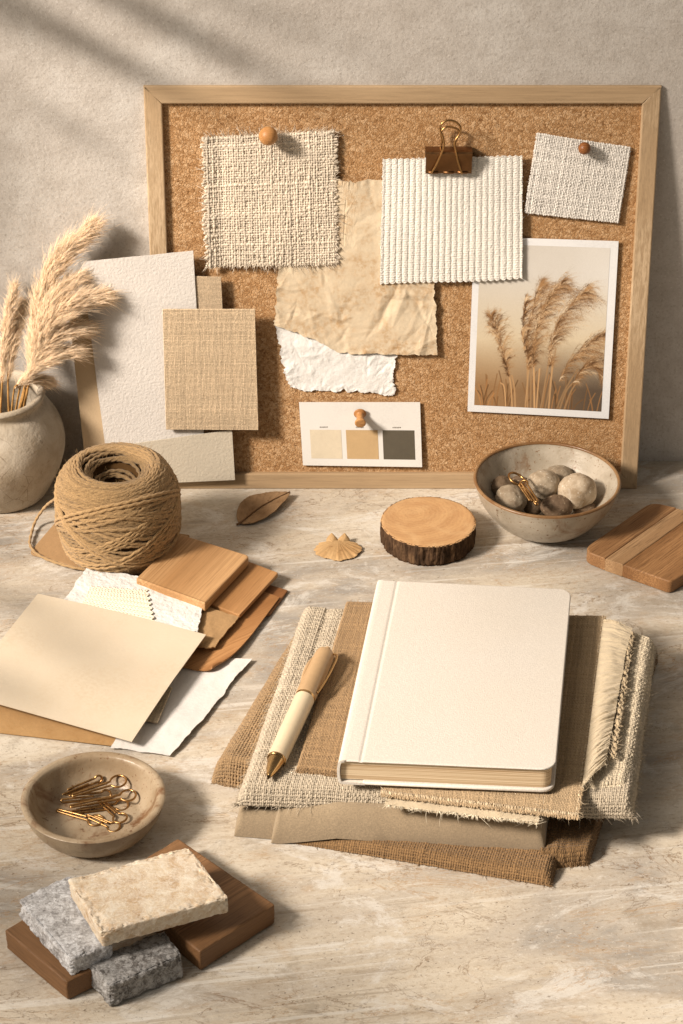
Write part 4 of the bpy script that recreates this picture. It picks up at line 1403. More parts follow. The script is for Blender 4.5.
# ------------------------------------------------------------------ wood slice, leaves, serving board
WC = TABLE.px(428, 541)
na = 220
a = np.arange(na) * 2 * PI / na
out = .0340 * (1 + .035 * n2(np.cos(a) * 1.2, np.sin(a) * 1.2, 5) + .010 * n1(a * 9, 8))
t = thing('wood_slice', 'round log slice with dark bark in the middle of the table', 'wood slice', (*WC, 0))
zs = np.linspace(0, .0172, 22)
ring = []
for z in zs:
    rr = out + .0013 * np.abs(n2(a * 9, z * 60 + a * 0, 21, 3)) * 1.6 - .0009 * (np.abs(n2(a * 16, z * 25 + a * 0, 22, 2)) < .12) - .0012 * (z < .001) - .0006 * (z > .0168)
    ring.append(np.stack([WC[0] + rr * np.cos(a), WC[1] + rr * np.sin(a), np.full(na, z)], -1))
b = NB('tree_bark')
o = b.map((1, 1, .25))
n = b.noise(o, 230, 5, .7)
n2_ = b.noise(b.map((1, 1, .5)), 60, 4, .6)
col = b.ramp(n, [(.3, alb(42, 30, 20)), (.5, alb(86, 62, 42)), (.72, alb(140, 106, 72))])
col = b.mix(b.gramp(n2_, .4, .7, 0, .6), col, alb(60, 42, 28))
mk('bark', np.concatenate(ring), [gridf(na, len(zs), 0, True)], b.fin(col, .95, b.bump(n, .0022, .9), spec=.1), t)
rs = np.linspace(0, 1, 24)
V = np.concatenate([np.stack([WC[0] + (out + .0002) * r * np.cos(a), WC[1] + (out + .0002) * r * np.sin(a), np.full(na, .01725) + .0002 * n1(a * 3, 4) * r - .0006 * max(0, r - .97) * 30], -1) for r in rs])
b = NB('end_grain')
o = b.map((1, 1.12, 1), loc=(.011, -.012, 0))
w = b.wave(o, 20, 5.5, 4, 1.6, typ='RINGS', dirn='Z')
wf = b.wave(o, 95, 5, 3, 2.5, typ='RINGS', dirn='Z')
f = b.mix(.4, w, wf)
fl = b.noise(b.map((1, 1, 1)), 30, 4, .6, 1.5)
col = b.mix(f, alb(186, 138, 90), alb(202, 154, 102))
col = b.mix(b.gramp(fl, .4, .7, 0, .6), col, alb(212, 168, 116))
col = b.mix(b.gramp(b.noise(o, 700, 3), .55, .7, 0, .3), col, alb(150, 98, 52))
mk('cut_face', V, [gridf(na, len(rs), 0, True)], b.fin(col, .7, b.bump(f, .0003, .3), spec=.2), t)


def leaf_mat(name, c, c2, veinc):
    b = NB(name)
    col = b.mix(b.gramp(b.noise(b.map(), 60, 5, .6), .35, .7), c, c2)
    col = b.mix(b.gramp(b.noise(b.map(), 260, 3, .6), .6, .74, 0, .6), col, veinc)
    col = b.mix(1.0, col, b.attr(), 'MULTIPLY')
    return b.fin(col, .65, b.bump(b.noise(b.map(), 350, 4), .0006, .5), spec=.25)


A, B = TABLE.px(240, 525), TABLE.px(290, 498)
ax = B - A; Lf = np.linalg.norm(ax); ax /= Lf; pp = np.array([-ax[1], ax[0]])
uu, vv = np.meshgrid(np.linspace(0, 1, 60), np.linspace(-1, 1, 41))
wd = .0150 * np.sin(PI * np.clip(uu, 0, 1) ** .85) ** .8 * (1 - .25 * uu) + .0004
wd = wd * (1 + .06 * n1(uu * 14, 3))
x = A[0] + ax[0] * uu * Lf + pp[0] * (vv * wd + .004 * np.sin(uu * PI)); y = A[1] + ax[1] * uu * Lf + pp[1] * (vv * wd + .004 * np.sin(uu * PI))
vein = np.abs(((uu * 9 - np.abs(vv) * 2.2) % 1) - .5)
z = .0012 + .0030 * np.abs(vv) ** 1.5 * np.sin(PI * uu) * np.where(vv > 0, 1.0, .65) + .004 * uu ** 2 + .0009 * n2(uu * 6, vv * 3, 8) + .0004 * np.clip(.12 - vein, 0, 1) * 8
cc = 1 - .22 * np.exp(-(np.abs(vv) / .05) ** 2) + .12 * np.clip(.1 - vein, 0, 1) * 8
t = thing('dried_leaf', 'curled dark brown dried leaf lying below the corkboard frame', 'leaf', (*A, 0))
mk('blade', np.stack([x, y, z], -1).reshape(-1, 3), [gridf(60, 41)], leaf_mat('brown_leaf', alb(158, 122, 84), alb(128, 94, 60), alb(84, 56, 34)), t, col=cc.ravel(), solid=.0003)
C0 = TABLE.px(236.5, 526)
mid = np.stack([np.linspace(A[0], B[0], 30) + pp[0] * .004 * np.sin(np.linspace(0, 1, 30) * PI), np.linspace(A[1], B[1], 30) + pp[1] * .004 * np.sin(np.linspace(0, 1, 30) * PI), .0012 + .0005 + .004 * np.linspace(0, 1, 30) ** 2], -1)
mid = np.vstack([[[*C0, .0012]], mid])
V, F_, _ = tubes(mid, np.linspace(.0008, .0003, 31), 6)
mk('midrib', V, F_, m_plain('leaf_rib', alb(120, 86, 54), .7, .2), t)

# fan-shaped dry leaf
A = TABLE.px(338, 546)
uu, vv = np.meshgrid(np.linspace(.03, 1, 40), np.linspace(-1, 1, 121))
ang = -PI / 2 + vv * 1.52
ridge = (np.cos(vv * 44 + 2.5 * n1(vv * 6, 18, 2)) * .35 + 1.0 * n1(vv * 16, 19, 4) + .5 * n2(vv * 8, uu * 5, 20, 3)) * uu
notch = np.exp(-((np.abs(vv) - 1.0) / .16) ** 2) * .25
R0 = (.0190 + .0022 * np.cos(vv * 2.2) + .0028 * n1(vv * 9, 11, 5, .7)) * (1 - notch)
x = A[0] + 1.02 * R0 * uu * np.cos(ang) ; y = A[1] + R0 * uu * np.sin(ang) * .98
z = .0040 * (1 - uu) ** .8 + .0010 + .00028 * ridge + .0022 * np.abs(vv) ** 3 * uu + .0012 * uu ** 3 * n1(vv * 5, 15, 3)
t = thing('dried_leaf', 'small fan-shaped tan dry leaf between the wood samples and log slice', 'leaf', (*A, 0))
mk('blade', np.stack([x, y, z], -1).reshape(-1, 3), [gridf(40, 121)], leaf_mat('fan_leaf', alb(200, 158, 106), alb(178, 134, 84), alb(128, 88, 50)), t, col=((1 + .16 * ridge) * (.82 + .22 * uu)).ravel(), solid=.0003)
for sx in (-1, 1):   # two curled lobes at the stalk end
    uu, vv = np.meshgrid(np.linspace(0, 1, 14), np.linspace(-1, 1, 17))
    w = .0042 * np.sin(PI * np.clip(uu * .9 + .08, 0, 1)) ** .6
    x = A[0] + sx * (.0035 + .0012 * uu) + vv * w; y = A[1] - .002 + .0075 * uu; z = .0040 + .0034 * uu - .0022 * vv ** 2 + .0005 * n2(uu * 4, vv * 4, 9)
    mk('curled_lobe', np.stack([x, y, z], -1).reshape(-1, 3), [gridf(14, 17)], bpy.data.materials['fan_leaf'], t, col=np.full(uu.size, .9), solid=.0003)

# striped serving board
ZB = .0105
q = TABLE.pxs([(671, 582), (581.5, 550), (652, 501), (756, 531)], ZB)
e1 = q[1] - q[0]     # near edge, right -> left
ANG = math.atan2(*(q[2] - q[1])[::-1])
t = thing('serving_board', 'wooden serving board with a pale stripe at the right edge of the table', 'cutting board', (*q.mean(0), 0))
outline = round_poly(q, [.004, .010, .012, .006])
ex = (q[2] - q[1]) / np.linalg.norm(q[2] - q[1]); ey = np.array([ex[1], -ex[0]])   # ey: across the stripes, away from the left edge


def clip_poly(poly, n, d, keep):
    out = []
    N = len(poly)
    for i in range(N):
        a, b_ = poly[i], poly[(i + 1) % N]
        sa, sb = np.dot(a, n) - d, np.dot(b_, n) - d
        if keep < 0: sa, sb = -sa, -sb
        if sa >= 0: out.append(a)
        if sa * sb < 0: out.append(a + (b_ - a) * sa / (sa - sb))
    return np.array(out)


d0 = np.dot(q[1], ey); Wd = np.dot(q[0], ey) - d0
for lo, hi_, c, dd, lb in ((-.2, .27, (178, 130, 84), (134, 90, 52), 'brown strip'), (.27, .47, (188, 146, 102), (150, 110, 70), 'pale strip'), (.47, 1.3, (178, 128, 80), (130, 86, 48), 'wide brown strip')):
    p = outline
    if lo > 0: p = clip_poly(p, ey, d0 + Wd * lo + .00002, 1)
    if hi_ < 1: p = clip_poly(p, ey, d0 + Wd * hi_ - .00002, -1)
    V, F_ = prism(p, .0004, ZB, .0011, TABLE, 3)
    o = mk('board_strip', V, F_, m_wood('strip_' + lb.replace(' ', '_'), alb(*c), alb(*dd), -ANG, 9, 170, .5, loc=(lo, 0, 0), ring=.5, pore=.65), t, smooth=False)
    o['label'] = lb

# ------------------------------------------------------------------ wood samples, papers on the left
def slab_px(name, px, h0, h1, mat, label, cat, rad=.001, b=.0006, group=None):
    q = TABLE.pxs(px, h1)
    V, F_ = prism(round_poly(q, rad), h0, h1, b, TABLE, 2)
    return tag(mk(name, V, F_, mat, smooth=False), label, cat, group)


def tsurf(px, h, **k): return Surf(TABLE, TABLE.pxs(px, h), h, **k)


def grain(px, h, i, j):
    q = TABLE.pxs(px, h); d = q[j] - q[i]
    return -math.atan2(d[1], d[0])


p4 = [(236, 618), (270, 614), (288, 590), (262, 582)]
slab_px('wood_sample', p4, .0002, .0022, m_wood('dark_veneer', alb(158, 106, 62), alb(128, 80, 42), grain(p4, 0, 0, 2), 8, 160), 'dark wood veneer whose corner shows behind the large curled veneer', 'wood sample')
p3 = [(168, 664), (221, 676), (279.5, 598), (228, 578)]
S = tsurf(p3, .0030, hf=lambda x, y: .0006 + .0030 * np.clip(x - .55, 0, 1) * np.clip(.5 - y, 0, 1) * 4, edge=lambda x, y: np.stack([-.006 * np.clip(x, 0, 1) ** 6 * (1 - np.clip(y, 0, 1)) ** 9, .008 * np.clip(x, 0, 1) ** 7 * (1 - np.clip(y, 0, 1)) ** 5], -1))
tag(cover('wood_sample', S, m_wood('orange_veneer', alb(188, 134, 82), alb(154, 102, 56), grain(p3, 0, 1, 2) + .5, 8, 150, pore=.25), 50, 50, solid=.0009), 'large orange-brown wood veneer with a curled front corner', 'wood sample')
p2 = [(203, 601), (239.5, 615), (278.5, 572.5), (240, 558)]
slab_px('wood_sample', p2, .0056, .0088, m_wood('mid_sample', alb(194, 142, 90), alb(162, 112, 64), grain(p2, 0, 1, 2) + PI / 2 * 0, 8, 170, pore=.25), 'thin mid-brown wood sample under the thick block', 'wood sample', [.001, .001, .002, .001])
p1 = [(136, 578), (205, 603), (250, 555.5), (181, 534)]
slab_px('wood_sample', p1, .0090, .0165, m_wood('thick_sample', alb(206, 158, 106), alb(180, 130, 80), grain(p1, 0, 1, 2), 6, 120, ring=.3, pore=.25), 'thick light brown wood block, topmost of the wood samples', 'wood sample', [.001, .001, .004, .002], .0012)

S = tsurf([(-40, 664), (-60, 726), (125.5, 748.5), (152, 690)][1:3] + [(160, 684), (-30, 655)], .0006, edge=torn(.0005, 30, 200), hf=lambda x, y: .0004 + .0010 * x)
tag(cover('kraft_card', S, m_paper('kraft', alb(190, 146, 94), 420, .0003, .10, 60, .85, alb(170, 126, 76), fleck=.35), 60, 30, solid=.0006), 'brown kraft card under the big beige card at the left edge', 'card')
S = tsurf([(110, 748), (170, 757), (252, 661), (168, 654)], .0012, edge=torn(.0036, 42, 210, (.3, 1.1, .8, .5), .045, .085, .6), hf=lambda x, y: .0008 + .0035 * np.clip(x - .6, 0, 1) ** 1.5 * (1 + .6 * np.sin(y * 7)) + .0008 * n2(x * 4, y * 6, 211))
tag(cover('torn_paper', S, m_paper('torn_white', alb(226, 214, 198), 420, .0004, .05, 50, .9), 60, 90, solid=.0004), 'white paper with a torn right edge below the curled veneer', 'paper')
S = tsurf([(130, 718), (157.5, 722.5), (172, 688), (140, 682)], .0042)
t = thing('linen_swatch', 'scrap of woven linen peeking out under the big beige card', 'fabric swatch', S.p(.5, .5))
V, F_, C = weave(S, 30, 38, .00042, .00026, 215, (.02, .02, .02, .02), 2, 5)
mk('weave', V, F_, m_thread('scrap_yarn', alb(204, 180, 144)), t, col=C)
cover('backing', S, m_plain('scrap_back', alb(160, 130, 92), .95, .1), 8, 8, t, solid=.0003, off=-.0004)
S = tsurf([(190, 648), (214, 648), (240, 618), (203, 606)], .0068, edge=torn(.0034, 60, 220, (1, 1, 1, .6), .03, .03, .62), hf=lambda x, y: .0010 + .0006 * n2(x * 3, y * 3, 221))
tag(cover('torn_paper', S, m_paper('torn_kraft', alb(178, 138, 92), 420, .0004, .12, 70, .9, fleck=.3), 60, 60, solid=.0009), 'torn brown kraft scrap lying on the curled veneer', 'paper')


def hf_deck(x, y): return .0016 + .0010 * n2(x * 4, y * 3, 231, 3) + .0003 * n2(x * 38, y * 30, 232, 2)


S = tsurf([(62, 606), (197, 634), (206, 596), (88, 566)], .0098, hf=hf_deck, edge=torn(.0024, 110, 233, (1, 1, 1, 1), .09, .05, .6))
tag(cover('handmade_paper', S, m_paper('cotton_paper', alb(232, 222, 206), 240, .0010, .07, 60, .92, strength=1.0), 170, 80, solid=.0008), 'white handmade cotton paper with bumpy deckle edges', 'paper')


def hf_cro(x, y): return .0016 + .00055 * np.abs(np.sin(x * 60 + 1.5 * np.sin(y * 40))) * np.abs(np.sin(y * 44))


def cro_edge(x, y):
    d = np.zeros(x.shape + (2,))
    d[..., 0] += np.clip(x, 0, 1) ** 8 * .0010 * np.cos(y * 44)
    d[..., 1] += np.clip(y, 0, 1) ** 8 * .0008 * np.cos(x * 58)
    return d


S = tsurf([(80, 610), (154, 624), (147, 592), (91, 588)], .0108, hf=hf_cro, edge=cro_edge)
uu, vv = np.meshgrid(np.linspace(0, 1, 240), np.linspace(0, 1, 130))
P = S.p(uu, vv)
cc = .82 + .2 * np.abs(np.sin(uu * 60 + 1.5 * np.sin(vv * 40)))
tag(mk('crochet_swatch', P.reshape(-1, 3), [gridf(240, 130)], m_thread('cream_crochet', alb(238, 218, 184), .12), col=cc.ravel(), solid=.0006), 'cream knotted crochet patch lying on the white handmade paper', 'fabric swatch')
S = tsurf([(-38, 689), (131.5, 737), (206, 635), (38, 594)], .0125, hf=lambda x, y: .0003 + .0012 * np.sin(x * 3.1) * y - .0065 * np.clip(.55 - y, 0, 1) ** 1.2 * 1.2)
tag(cover('beige_card', S, m_paper('beige_stock', alb(220, 198, 166), 420, .00012, .05, 14, .75, alb(208, 184, 150), fleck=.08), 40, 40, solid=.0006), 'big smooth beige card lying over the paper samples', 'card')

# ------------------------------------------------------------------ stack of cloths
def lay(px, h0, T, R, h_top=None, **k):
    hs = h_top if isinstance(h_top, (list, tuple)) else [h0 if h_top is None else h_top] * 4
    q = np.array([TABLE.px(x, y, h) for (x, y), h in zip(px, hs)])
    return Surf(TABLE, q, h0, T=T, R=R, **k)


def wav(a, f, seed): return lambda x, y: a * n2(x * f, y * f, seed, 3)


def cloth_obj(name, label, cat, S, yarn, nu, nv, rad, amp, seed, fray, back, spc=3, K=5, fz=800, fl=.003, **kw):
    t = thing(name, label, cat, [*S.p(.5, 0.02)[:2], 0])
    cover('cloth', S, back, 60, 60, t, solid=.0003, off=-amp * 1.2 - .0002, inset=.004)
    V, F_, C = join(weave(S, nu, nv, rad, amp, seed, fray, spc, K, **kw), fuzz(S, fz, fl, .00008, seed + 1))
    mk('weave', V, F_, yarn, t, col=C)
    V, F_, C = fuzz(S, int(fz * .8), fl * 1.1, .00018, seed + 2, edges=True, lift=0)
    mk('fringe', V, F_, yarn, t, col=C)
    return t


M_BACKD = m_plain('dark_burlap_back', alb(92, 62, 32), .95, .1)
M_BACKT = m_plain('tan_back', alb(140, 110, 72), .95, .1)
M_JUTE = m_thread('dark_jute', alb(130, 97, 60), .28)
M_JUTE2 = m_thread('tan_jute', alb(152, 120, 82), .28)
M_OAT = m_thread('grey_linen_yarn', alb(188, 168, 139), .22)
M_CRM = m_thread('cream_linen_yarn', alb(208, 186, 152), .2)

# burlap at the bottom right (second flap, also edging the pile at the right)
S = lay([(540, 868), (588, 864), (656, 662), (570, 640)], 0, .009, (0, .004, .006, 0), edge=torn(.0012, 40, 300), hf=wav(.0020, 5, 301))
cloth_obj('burlap_cloth', 'dark burlap edge showing at the right side of the cloth pile', 'cloth', S, M_JUTE, 52, 92, .00082, .0005, 302, (.01, .02, .01, .02), M_BACKD, fz=500, slub=.4, wob=.3)
S = lay([(285, 841), (550, 886), (572, 812), (320, 780)], 0, .0072, (.003, .005, .006, 0), hf=lambda x, y: .0016 * n2(x * 5, y * 4, 311, 3) - .0060 * (1 - np.clip(x / .34, 0, 1)))
cloth_obj('burlap_cloth', 'dark brown burlap whose folded corner points to the viewer', 'cloth', S, M_JUTE, 118, 46, .00080, .0005, 312, (.002, .004, .006, .004), M_BACKD, fz=700, slub=.4, wob=.28)
# burlap at the left
S = lay([(213, 781), (330, 806), (372, 668), (291, 652)], 0, .019, (.010, .004, .006, 0), hf=wav(.0026, 5, 321), h_top=0.001)
cloth_obj('burlap_cloth', 'tan burlap folded at the left side of the cloth pile', 'cloth', S, M_JUTE2, 56, 84, .00082, .0005, 322, (.002, .002, .012, .01), M_BACKT, fz=500, slub=.4, wob=.3)

# folded taupe cloth: a lower fold at the left and the main fold
M_TAUPE = m_fine('taupe_cotton', alb(160, 136, 104), .02)
t = thing('taupe_cloth', 'smooth taupe cotton cloth folded at the front of the pile', 'cloth', [*TABLE.px(400, 840), 0])
S = lay([(234, 836), (300, 842), (330, 740), (262, 730)], .0005, .0165, (.006, .004, .008, 0), hf=wav(.0010, 5, 331))
u, v = np.meshgrid(edgy(70, .8), edgy(70, .8)); P, n = S.pn(u, v)
mk('lower_fold', P.reshape(-1, 3), [gridf(70, 70)], M_TAUPE, t)
S = lay([(271, 844), (545, 852), (556, 760), (300, 740)], .0005, .0195, (.005, .006, .010, 0), h_top=[.0005, .007, .007, .0005], hb=lambda x, y: .0068 * np.clip((x - .04) / .2, 0, 1), hf=lambda x, y: .0020 * n2(x * 5, y * 3, 341, 3) - .0012 * np.clip(x * 1.2 - .3, 0, 1), edge=lambda x, y: np.stack([.0008 * n1(y * 6, 343), .0014 * n1(x * 4, 342) * (1 - np.clip(y, 0, 1))], -1))
u, v = np.meshgrid(edgy(160, .8), edgy(90, .9)); P, n = S.pn(u, v)
mk('upper_fold', P.reshape(-1, 3), [gridf(160, 90)], M_TAUPE, t)

# grey-oatmeal linen across the pile
def hf_lin(x, y): return .0017 * n2(x * 5, y * 5, 351, 3) - .0012 * np.exp(-((x - .075) / .010) ** 2) * np.clip(y * 3 - 1.2, 0, 1)


S = lay([(239, 805), (632, 819), (655, 642), (304, 606)], .0215, .0125, (.006, .006, .009, .003), h_top=[.0215, .0215, .032, .032], hf=hf_lin, edge=torn(.0016, 36, 352, (1, 1, .8, 1), .25, .13))
cloth_obj('linen_cloth', 'chunky oatmeal linen cloth spread under the pen and notebook', 'cloth', S, M_OAT, 210, 104, .00070, .00046, 353, (.003, .006, .003, .012), m_plain('oat_back', alb(166, 142, 108), .95, .1), fz=2200, fl=.0032, slub=.55, wob=.32, thick=.5)

# cream loosely woven cloth at the right
S = lay([(560, 801), (629, 799), (655, 640), (606, 626)], .0265, .0092, (0, .006, .006, .003), h_top=[.0265, .0265, .034, .034], edge=torn(.0020, 45, 361), hf=wav(.0006, 5, 362))
cloth_obj('linen_cloth', 'cream loosely woven cloth with frayed right edge, right of the notebook', 'cloth', S, M_CRM, 40, 86, .00078, .0005, 363, (.01, .05, .02, .015), m_plain('cream_back', alb(180, 156, 118), .95, .1), fz=700, fl=.003, slub=.6, wob=.35, thick=.5)

# gathered gauze with knotted edge
def hf_ruf(x, y):
    w = n1(y * 2.2, 371) * .4
    return .0016 + .0020 * n2(x * 1.3 + y * 2, y * 44, 372, 3, .6) * np.clip(.5 + x, 0, 1) + .0002 * np.sin(y * 150 + 6 * n1(y * 14, 375, 2)) + .0016 * np.sin(x * PI)


S = lay([(582, 790), (606, 765), (631, 630), (603, 622)], .0395, 0, (0, 0, 0, 0), h_top=.0395, hf=hf_ruf, edge=torn(.0014, 70, 373, (0, 1, 1, .5), .02, .11))
t = thing('gauze_strip', 'gathered cream gauze ruffle with a knotted edge beside the tan cloth', 'cloth', [*S.p(.5, .02)[:2], .03])
M_GAUZE = m_cloth('cream_gauze', alb(222, 196, 156), .0007, .3, .10, .00015)
u, v = np.meshgrid(np.linspace(0, 1, 40), np.linspace(0, 1, 320)); P, n = S.pn(u, v)
mk('ruffle', P.reshape(-1, 3), [gridf(40, 320)], M_GAUZE, t, solid=.0003)
V, F_, C = fuzz(S, 220, .0022, .00010, 374, edges=True)
mk('fringe', V, F_, m_thread('gauze_thread', alb(226, 202, 164), .1), t, col=C)
ks = np.linspace(.10, .985, 24)
E = S.p(np.full(24, 1.13), ks)
vs, fs, off = [], [], 0
gk = np.random.default_rng(4)
cen = np.array([[*TABLE.px(a_, b_, .0395), .0395] for a_, b_ in [(613, 758), (632, 634)]])
for k in range(24):
    c = cen[0] + (cen[1] - cen[0]) * (k / 23) + np.array([.0012 * (gk.random() - .5), .0030 * (gk.random() - .5), .0008 * gk.random()])
    n_, m_ = 12, 9
    a, b_ = np.meshgrid(np.arange(n_) * 2 * PI / n_, np.linspace(-PI / 2, PI / 2, m_))
    d = np.stack([np.cos(b_) * np.cos(a) * .0015, np.cos(b_) * np.sin(a) * .0026, np.sin(b_) * .0015], -1) * gk.uniform(.55, 1.25) * (1 + .7 * fbm(np.stack([a * 0 + k, np.cos(a), b_], -1) * 1.7, k, 2))[..., None]
    vs.append((c + d).reshape(-1, 3)); fs.append(gridf(n_, m_, off, True)); off += n_ * m_
    if k < 23:
        c2 = cen[0] + (cen[1] - cen[0]) * ((k + 1) / 23)
        for s_ in (-1, 1):
            V, F_, _ = tubes(np.array([c + [s_ * .0006, 0, .0004], (c + c2) / 2 + [s_ * .0016, 0, .0003], c2 + [s_ * .0006, 0, .0004]]), .00055, 6)
            vs.append(V); fs += [f + off for f in F_]; off += len(V)
gk2 = np.random.default_rng(9)
kq = cen[0] + (cen[1] - cen[0]) * gk2.random((420, 1)) + gk2.normal(size=(420, 3)) * .0011
kd = gk2.normal(size=(420, 3)) * np.array([1.3, 1.0, .5]); kd /= np.linalg.norm(kd, axis=1, keepdims=True)
kt = np.linspace(0, 1, 5)[None, :, None]
V, F_, _ = tubes(kq[:, None] + kd[:, None] * kt * .0022 + (gk2.normal(size=(420, 3)) * .0012)[:, None] * kt ** 2, np.array([[.00016, .00016, .00014, .0001, .00004]]), 4)
vs.append(V); fs += [f + off for f in F_]; off += len(V)
mk('knotted_edge', np.concatenate(vs), fs, m_thread('knot_yarn', alb(190, 164, 126), .25), t, col=np.full(off, .95))

# brown cloth left under the notebook
S = lay([(297, 769), (430, 784), (440, 606), (347, 603)], .0348, .0030, (.0012, 0, .0012, .001), h_top=.0365, hf=wav(.0006, 5, 381), edge=torn(.0007, 60, 382))
t = thing('brown_cloth', 'fine brown cloth with a fuzzy front edge under the left of the notebook', 'cloth', [*S.p(.5, .02)[:2], .034])
M_BRN = m_thread('brown_yarn', alb(160, 126, 86), .22)
cover('cloth', S, m_plain('brown_back', alb(112, 82, 50), .95, .1), 60, 80, t, solid=.0003, off=-.0004)
V, F_, C = weave(S, 92, 118, .00052, .00024, 385, (.006, .006, .012, .006), 2, 4, wob=.3, thick=.5, slub=.5)
mk('weave', V, F_, M_BRN, t, col=C)
V, F_, C = join(fuzz(S, 900, .0026, .00012, 383, edges=True, lift=0), fuzz(S, 900, .0018, .00006, 384))
mk('fringe', V, F_, m_thread('brown_fibre', alb(168, 134, 94), .2), t, col=C)

# tan linen right under the notebook
S = lay([(381, 792), (579, 815), (606, 617), (400, 612)], .0386, 0, (0, 0, 0, 0), h_top=.0386, hf=lambda x, y: .0004 + .0005 * n2(x * 3, y * 3, 391, 3) - .0030 * (1 - np.clip(y, 0, 1)) ** 8, edge=torn(.0007, 60, 392))
t = thing('tan_linen', 'tan linen with frayed front and right edges under the notebook', 'cloth', [*S.p(.5, .02)[:2], .037])
M_TANL = m_thread('tan_yarn', alb(182, 152, 113), .22)
cover('cloth', S, m_plain('tan_linen_back', alb(150, 116, 74), .95, .1), 80, 80, t, solid=.0003, off=-.0004)
V, F_, C = weave(S, 150, 140, .00050, .00022, 397, (.006, .008, .012, .004), 2, 4, wob=.3, thick=.5, slub=.45)
mk('weave', V, F_, M_TANL, t, col=C)


def fringe_row(S, n, side, L0, L1, rad, seed, spread=.5, inset=.03, drop=.4):
    g = np.random.default_rng(seed)
    s = np.sort(g.random(n))
    if side == 'front': u, v, du, dv = s, np.full(n, inset * .6), 0, -1
    elif side == 'right': u, v, du, dv = np.full(n, 1 - inset * .6), s, 1, 0
    elif side == 'left': u, v, du, dv = np.full(n, inset * .6), s, -1, 0
    P, N = S.pn(u, v)
    Q0 = S.p(u + du * .01, v + dv * .01) - P
    o = Q0 / np.linalg.norm(Q0, axis=1, keepdims=True)
    tt = np.cross(o, N)
    clump = .6 * n1(s * 22, seed, 2) + .5 * g.normal(size=n)
    L = L0 + (L1 - L0) * g.random(n) * (.6 + .4 * n1(s * 12, seed + 1, 2))
    k = np.linspace(0, 1, 7)[None, :, None]
    Q = P[:, None] + L[:, None, None] * (o[:, None] * k + tt[:, None] * (clump * spread)[:, None, None] * k ** 1.6) + N[:, None] * (.0005 + .0008 * g.random(n)[:, None, None] * np.sin(k * PI) - drop * L[:, None, None] * k ** 2)
    V, F_, _ = tubes(Q, rad * np.array([1, 1, .95, .9, .8, .6, .3])[None] * (.7 + .6 * g.random((n, 1))), 5, N[:, None])
    return V, F_, np.repeat(1 + .16 * g.normal(size=n), 35).clip(.6, 1.4)


V, F_, C = join(fringe_row(S, 430, 'front', .0022, .0058, .00026, 393), fringe_row(S, 230, 'right', .0008, .0028, .00022, 394, .8), fringe_row(S, 60, 'left', .0006, .0020, .0002, 395),
                fuzz(S, 500, .004, .0001, 396, edges=True))
mk('fringe', V, F_, m_thread('tan_linen_thread', alb(214, 186, 146), .14), t, col=C)
# a paler frayed strip just below its front edge
S = lay([(384, 806), (538, 824), (545, 790), (392, 772)], .0345, 0, (0, 0, 0, 0), h_top=.0345, hf=lambda x, y: .0010 * n2(x * 9, y * 3, 401, 3))
t = thing('frayed_strip', 'pale frayed linen strip showing below the tan linen front edge', 'cloth', [*S.p(.5, .02)[:2], .034])
u, v = np.meshgrid(np.linspace(0, 1, 60), np.linspace(0, 1, 16)); P, n = S.pn(u, v)
mk('cloth', P.reshape(-1, 3), [gridf(60, 16)], M_GAUZE, t, solid=.0004)
V, F_, C = join(fringe_row(S, 150, 'front', .0003, .0030, .00024, 402, 2.6, drop=1.0), fuzz(S, 200, .0045, .00014, 403, edges=True, curl=2.2))
mk('fringe', V, F_, m_thread('pale_fray', alb(226, 206, 172), .12), t, col=C)

# ------------------------------------------------------------------ notebook
NZ0, NZ1 = .0402, .0580
qn = TABLE.pxs([(338, 760), (555.5, 769.5), (571.5, 589), (377, 579.5)], NZ1)


def nb(a, b): return bil(qn, np.asarray(a, float), np.asarray(b, float))


Lw = np.linalg.norm(qn[1] - qn[0])
t = thing('notebook', 'cream hardcover notebook closed on top of the cloth pile', 'notebook', [*qn.mean(0), NZ0])
b = NB('notebook_cloth')
o = b.map()
n = b.noise(o, 1100, 3, .6)
wv = b.noise(b.map((1, 3.5, 1), (0, 0, .1)), 500, 2, .6)
wv2 = b.noise(b.map((3.5, 1, 1), (0, 0, .1)), 500, 2, .6)
h = b.math('ADD', b.math('MAXIMUM', wv, wv2), b.math('MULTIPLY', n, .6))
c_ = alb(232, 216, 194)
col = b.mix(b.gramp(h, .7, 1.1), dk(c_, .84), c_)
col = b.mix(b.gramp(b.noise(o, 16, 4), .35, .7, 0, .25), col, alb(218, 200, 174))
M_NB = b.fin(col, .72, b.bump(h, .00026, .8), spec=.25)
CW = .0024
corner = [nb(.115, 0), nb(1, 0), nb(1, 1), nb(.115, 1)]
V, F_ = prism(round_poly(corner, [0, .0088, .0088, 0], 10), NZ0, NZ0 + CW, .0009, TABLE, 4)
mk('back_cover', V, F_, M_NB, t)
# front board, faint hinge crease and rounded spine: one bent sheet
zt, zb = NZ1, NZ0
pf = smooth_prof([(.125, zb - .0001), (.08, zb - .0001), (.03, zb), (.014, zb + .0003), (.004, zb + .0014), (-.003, zb + .0045), (-.005, (zt + zb) / 2), (-.003, zt - .0045), (.004, zt - .0014), (.014, zt - .0003), (.035, zt)], 4)
Lh = np.linalg.norm(qn[3] - qn[0])
vv = np.concatenate([np.linspace(0, .06, 26), np.linspace(.06, .94, 40)[1:-1], np.linspace(.94, 1, 26)])
rc = .0088
dv = np.minimum(vv, 1 - vv) * Lh
umax = 1 - np.where(dv < rc, rc - np.sqrt(np.maximum(rc ** 2 - (rc - dv) ** 2, 0)), 0) / Lw
tau = np.concatenate([np.linspace(0, .18, 60), np.linspace(.18, .95, 20)[1:-1], np.linspace(.95, 1, 24)])[1:]
rows = []
